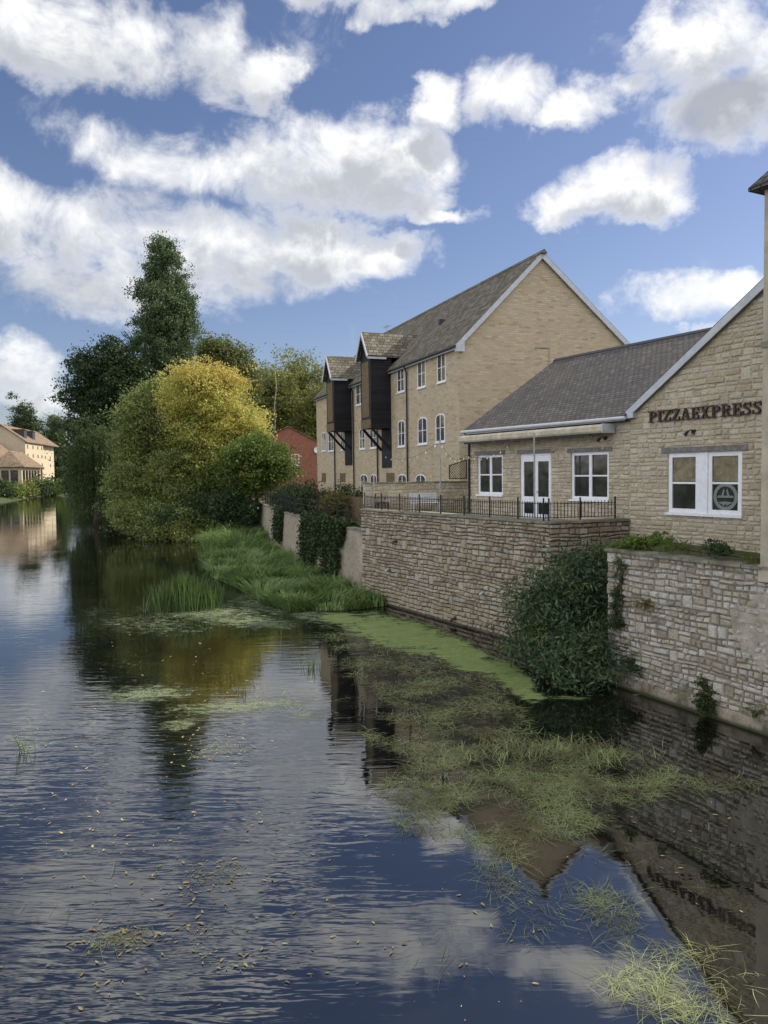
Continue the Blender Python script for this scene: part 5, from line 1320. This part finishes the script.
# fallen leaves
pts = []
for (cx, cy, sx_, sy_, n) in ((215, 750, 22, 10, 60), (205, 880, 26, 10, 90), (120, 938, 22, 9, 90), (150, 860, 45, 45, 50), (110, 830, 60, 60, 40), (230, 950, 80, 40, 40), (60, 760, 60, 50, 30), (330, 830, 60, 50, 40), (640, 640, 60, 40, 30), (400, 950, 90, 50, 25), (200, 935, 10, 12, 30), (235, 965, 12, 6, 16), (170, 650, 70, 30, 80), (600, 830, 90, 50, 60), (30, 740, 14, 8, 20), (100, 990, 14, 8, 12)):
    for i in range(int(n*1.7)):
        q = on_z(cx+random.gauss(0, sx_), cy+random.gauss(0, sy_), 0)
        if q.y < 45: pts.append((q.x, q.y, .012))
C = np.array(pts); n = len(C); N = RNG.normal(size=(n, 3))*.08; 
th = RNG.uniform(0, 2*np.pi, n); A = np.stack([np.cos(th), np.sin(th), RNG.normal(0, .06, n)], 1); Bv = np.stack([-np.sin(th), np.cos(th), RNG.normal(0, .06, n)], 1)
s_ = (.006+.030*RNG.uniform(0, 1, n)**2.2)[:, None]*(1+np.clip(C[:, 1:2]-14, 0, 30)*.03)
V = np.stack([C-A*s_*1.2, C-A*s_*.5-Bv*s_*.45, C+A*s_*.4-Bv*s_*.35, C+A*s_*1.7, C+A*s_*.6+Bv*s_*.5, C-A*s_*.4+Bv*s_*.6], 1).reshape(-1, 3)
tag(np_mesh('fallen_leaves', V, np.arange(6*n).reshape(-1, 6), L['fallen'], loc=(-3, 12, 0)), 'yellow and brown fallen leaves floating on the rippled water', 'leaves', kind='stuff')
# ================================================================== sky, sun, camera
SUN_EL = R(38); SUN_AZ = math.atan2(.90, .40)   # measured from +Y towards +X
wd = bpy.data.worlds.new('World'); SC.world = wd; wd.use_nodes = True
wt = NT(wd.node_tree); wt.n.clear()
sky = wt.n.new('ShaderNodeTexSky'); sky.sky_type = 'NISHITA'; sky.sun_disc = False
sky.sun_elevation = SUN_EL; sky.sun_rotation = SUN_AZ; sky.air_density = 1.0; sky.dust_density = .6; sky.ozone_density = 2.5
bg = wt.node('ShaderNodeBackground', {'Strength': .049}); 
hs = wt.node('ShaderNodeHueSaturation', {'Saturation': 1.04, 'Color': sky.outputs[0]}); wt.l.new(wt.mix(1.0, hs.outputs[0], (1.0, .90, .97), 'MULTIPLY'), bg.inputs[0])
tc = wt.node('ShaderNodeTexCoord').outputs['Generated']
sp = wt.node('ShaderNodeSeparateXYZ', {'Vector': tc})
az = wt.math('ARCTAN2', sp.outputs[0], sp.outputs[1]); el = wt.math('ARCSINE', sp.outputs[2])
CLOUD = [(30, 28, 95, 44), (110, 35, 90, 42), (195, 62, 75, 42), (258, 76, 38, 28),
         (130, 160, 80, 34), (215, 172, 90, 34), (300, 165, 80, 45), (370, 175, 75, 38), (345, 140, 45, 26), (432, 112, 24, 22), (455, 213, 36, 9),
         (20, 225, 60, 45), (110, 235, 100, 42), (210, 245, 110, 48), (300, 245, 80, 36), (385, 255, 55, 20), (80, 285, 100, 34), (150, 290, 60, 28),
         (15, 368, 48, 30), (10, 395, 70, 14), (505, 90, 46, 30), (590, 98, 48, 24), (570, 112, 30, 10), (668, 30, 28, 34), (705, 50, 60, 50), (730, 105, 78, 40), (760, 25, 50, 50),
         (575, 207, 50, 20), (628, 190, 58, 28), (660, 205, 28, 20), (690, 294, 75, 21), (738, 284, 45, 17), (715, 326, 20, 8), (395, 8, 28, 20), (450, 2, 36, 14), 
         (400, -40, 120, 34), (180, -50, 130, 30), (60, -90, 150, 40), (600, -70, 90, 30)]
grp = bpy.data.node_groups.new('cloud_field', 'ShaderNodeTree')
grp.interface.new_socket('V', in_out='INPUT', socket_type='NodeSocketVector'); grp.interface.new_socket('D', in_out='INPUT', socket_type='NodeSocketVector'); grp.interface.new_socket('Out', in_out='OUTPUT', socket_type='NodeSocketFloat')
gt = NT(grp); gi = gt.n.new('NodeGroupInput'); go = gt.n.new('NodeGroupOutput')
warp = gt.noise(gi.outputs['D'], 8.0, 6, .62, out='Color')
wv = gt.vmath('MULTIPLY', gt.vmath('SUBTRACT', warp, (.5, .5, .5)).outputs[0], (.15, .10, 0)).outputs[0]
vv = gt.vmath('ADD', gi.outputs['V'], wv).outputs[0]
best = None
def azel(px, py):
    d = ray(px, py).normalized(); return math.atan2(d.x, d.y), math.asin(d.z)
for (cx, cy, rx, ry) in CLOUD:
    a0, e0 = azel(cx, cy); a1, _ = azel(cx+rx, cy); _, e1 = azel(cx, cy-ry)
    d = gt.vmath('SUBTRACT', vv, (a0, e0, 0)).outputs[0]
    d = gt.vmath('MULTIPLY', d, (1/(a1-a0), 1/(e1-e0), 0)).outputs[0]
    l_ = gt.vmath('DOT_PRODUCT', d, d).outputs['Value']
    best = l_ if best is None else gt.math('MINIMUM', best, l_)
val = gt.math('SUBTRACT', 1.0, gt.math('MULTIPLY', best, .72))
val = gt.math('MAXIMUM', val, -.6)
# unseen scattered cloud outside the sky built above, thickened to add ambient light
sv = gt.node('ShaderNodeSeparateXYZ', {'Vector': gi.outputs['V']})
outm = gt.math('MAXIMUM', gt.math('DIVIDE', gt.math('ABSOLUTE', sv.outputs[0]), .62), gt.math('DIVIDE', sv.outputs[1], .74))
outm = gt.smooth(outm, .95, 1.15)
gen = gt.math('SUBTRACT', gt.math('MULTIPLY', gt.noise(gi.outputs['D'], 2.6, 3, .55), 3.2), 1.15)
val = gt.math('ADD', gt.math('MULTIPLY', val, gt.math('SUBTRACT', 1.0, outm)), gt.math('MULTIPLY', gen, outm))
f1 = gt.noise(gi.outputs['D'], 11.0, 10, .62, .35)
f2 = gt.noise(gi.outputs['D'], 5.0, 4, .55)
val = gt.math('ADD', gt.math('MULTIPLY', val, .66), gt.math('ADD', gt.math('MULTIPLY', gt.math('SUBTRACT', f1, .5), 2.6), gt.math('MULTIPLY', gt.math('SUBTRACT', f2, .5), .9)))
gt.l.new(val, go.inputs[0])
def field(dv, dd):
    V_ = wt.node('ShaderNodeCombineXYZ', {'X': az, 'Y': el, 'Z': 0.0}).outputs[0]
    Dn = wt.vmath('MULTIPLY', tc, (1, 1, 1.2)).outputs[0]
    if dv: V_ = wt.vmath('ADD', V_, (dv[0], dv[1], 0)).outputs[0]; Dn = wt.vmath('ADD', Dn, dd).outputs[0]
    g_ = wt.n.new('ShaderNodeGroup'); g_.node_tree = grp; wt.l.new(V_, g_.inputs[0]); wt.l.new(Dn, g_.inputs[1]); return g_.outputs[0]
f0 = field(None, None); f1_ = field((.014, .042), (.014, 0, .050))
alpha = wt.smooth(f0, -.16, .80)
alpha = wt.math('MULTIPLY', alpha, wt.smooth(el, .0, .03))
core = wt.smooth(f0, .25, 1.0)
shade = wt.smooth(f1_, -.05, .75)            # cloud above this point keeps the sun off it
shade = wt.math('MULTIPLY', shade, wt.smooth(f0, .1, .75))
gsum = None                                   # thick grey parts of the clouds
for (cx, cy, rx, ry, k) in ((728, 108, 66, 38, 1.15), (150, 78, 130, 24, .55), (60, 292, 150, 26, .7), (230, 282, 120, 18, .6), (345, 192, 80, 18, .6), (120, 195, 110, 16, .4), (620, 212, 60, 12, .5), (12, 380, 60, 20, .4), (30, 235, 60, 24, .5)):
    a0, e0 = azel(cx, cy); a1, _ = azel(cx+rx, cy); _, e1 = azel(cx, cy-ry)
    V_ = wt.node('ShaderNodeCombineXYZ', {'X': az, 'Y': el, 'Z': 0.0}).outputs[0]
    d = wt.vmath('MULTIPLY', wt.vmath('SUBTRACT', V_, (a0, e0, 0)).outputs[0], (1/(a1-a0), 1/(e1-e0), 0)).outputs[0]
    g_ = wt.smooth(wt.vmath('DOT_PRODUCT', d, d).outputs['Value'], 1.5, .1, 0, k)
    gsum = g_ if gsum is None else wt.math('MAXIMUM', gsum, g_)
gsum = wt.math('MULTIPLY', gsum, wt.smooth(wt.noise(tc, 9.0, 5, .6), .30, .60, .35, 1))
shade = wt.math('MAXIMUM', wt.math('MULTIPLY', shade, .85), gsum)
ccol = wt.mix(shade, (1.0, 1.0, 1.0), (.44, .47, .53))
# clouds out of view are made brighter, added ambient light for the shaded sides
sv_ = wt.node('ShaderNodeCombineXYZ', {'X': az, 'Y': el, 'Z': 0.0}).outputs[0]
away = wt.math('MAXIMUM', wt.math('DIVIDE', wt.math('ABSOLUTE', az), .62), wt.math('DIVIDE', el, .74))
cst = wt.smooth(away, 1.0, 1.5, .46, 1.2)
cbg = wt.node('ShaderNodeBackground', {'Color': ccol, 'Strength': cst})
mxs = wt.node('ShaderNodeMixShader', {'Fac': alpha}); wt.l.new(bg.outputs[0], mxs.inputs[1]); wt.l.new(cbg.outputs[0], mxs.inputs[2])
wo = wt.n.new('ShaderNodeOutputWorld'); wt.l.new(mxs.outputs[0], wo.inputs[0])
wd.cycles.sampling_method = 'MANUAL'; wd.cycles.sample_map_resolution = 512
sl = bpy.data.lights.new('sun', 'SUN'); sl.energy = 2.7; sl.angle = R(.55); sl.color = (1, .93, .82)
so = bpy.data.objects.new('sun', sl); COL.objects.link(so)
sd = Vector((math.sin(SUN_AZ)*math.cos(SUN_EL), math.cos(SUN_AZ)*math.cos(SUN_EL), math.sin(SUN_EL)))
so.rotation_euler = sd.to_track_quat('Z', 'Y').to_euler(); so.location = (30, 10, 60)
cam = bpy.data.cameras.new('camera'); co = bpy.data.objects.new('camera', cam); COL.objects.link(co)
co.matrix_world = Matrix.Translation((0, 0, EYE)) @ CAMR.to_4x4()
cam.sensor_fit = 'VERTICAL'; cam.sensor_height = 24; cam.lens = 24*FPX/1024; cam.clip_end = 4000; cam.clip_start = .1
SC.camera = co
SC.view_settings.view_transform = 'Standard'; SC.view_settings.look = 'None'; SC.view_settings.gamma = 1; SC.view_settings.exposure = 1.20
SC.cycles.max_bounces = 6; SC.cycles.diffuse_bounces = 3; SC.cycles.transparent_max_bounces = 8
SC.cycles.use_denoising = True
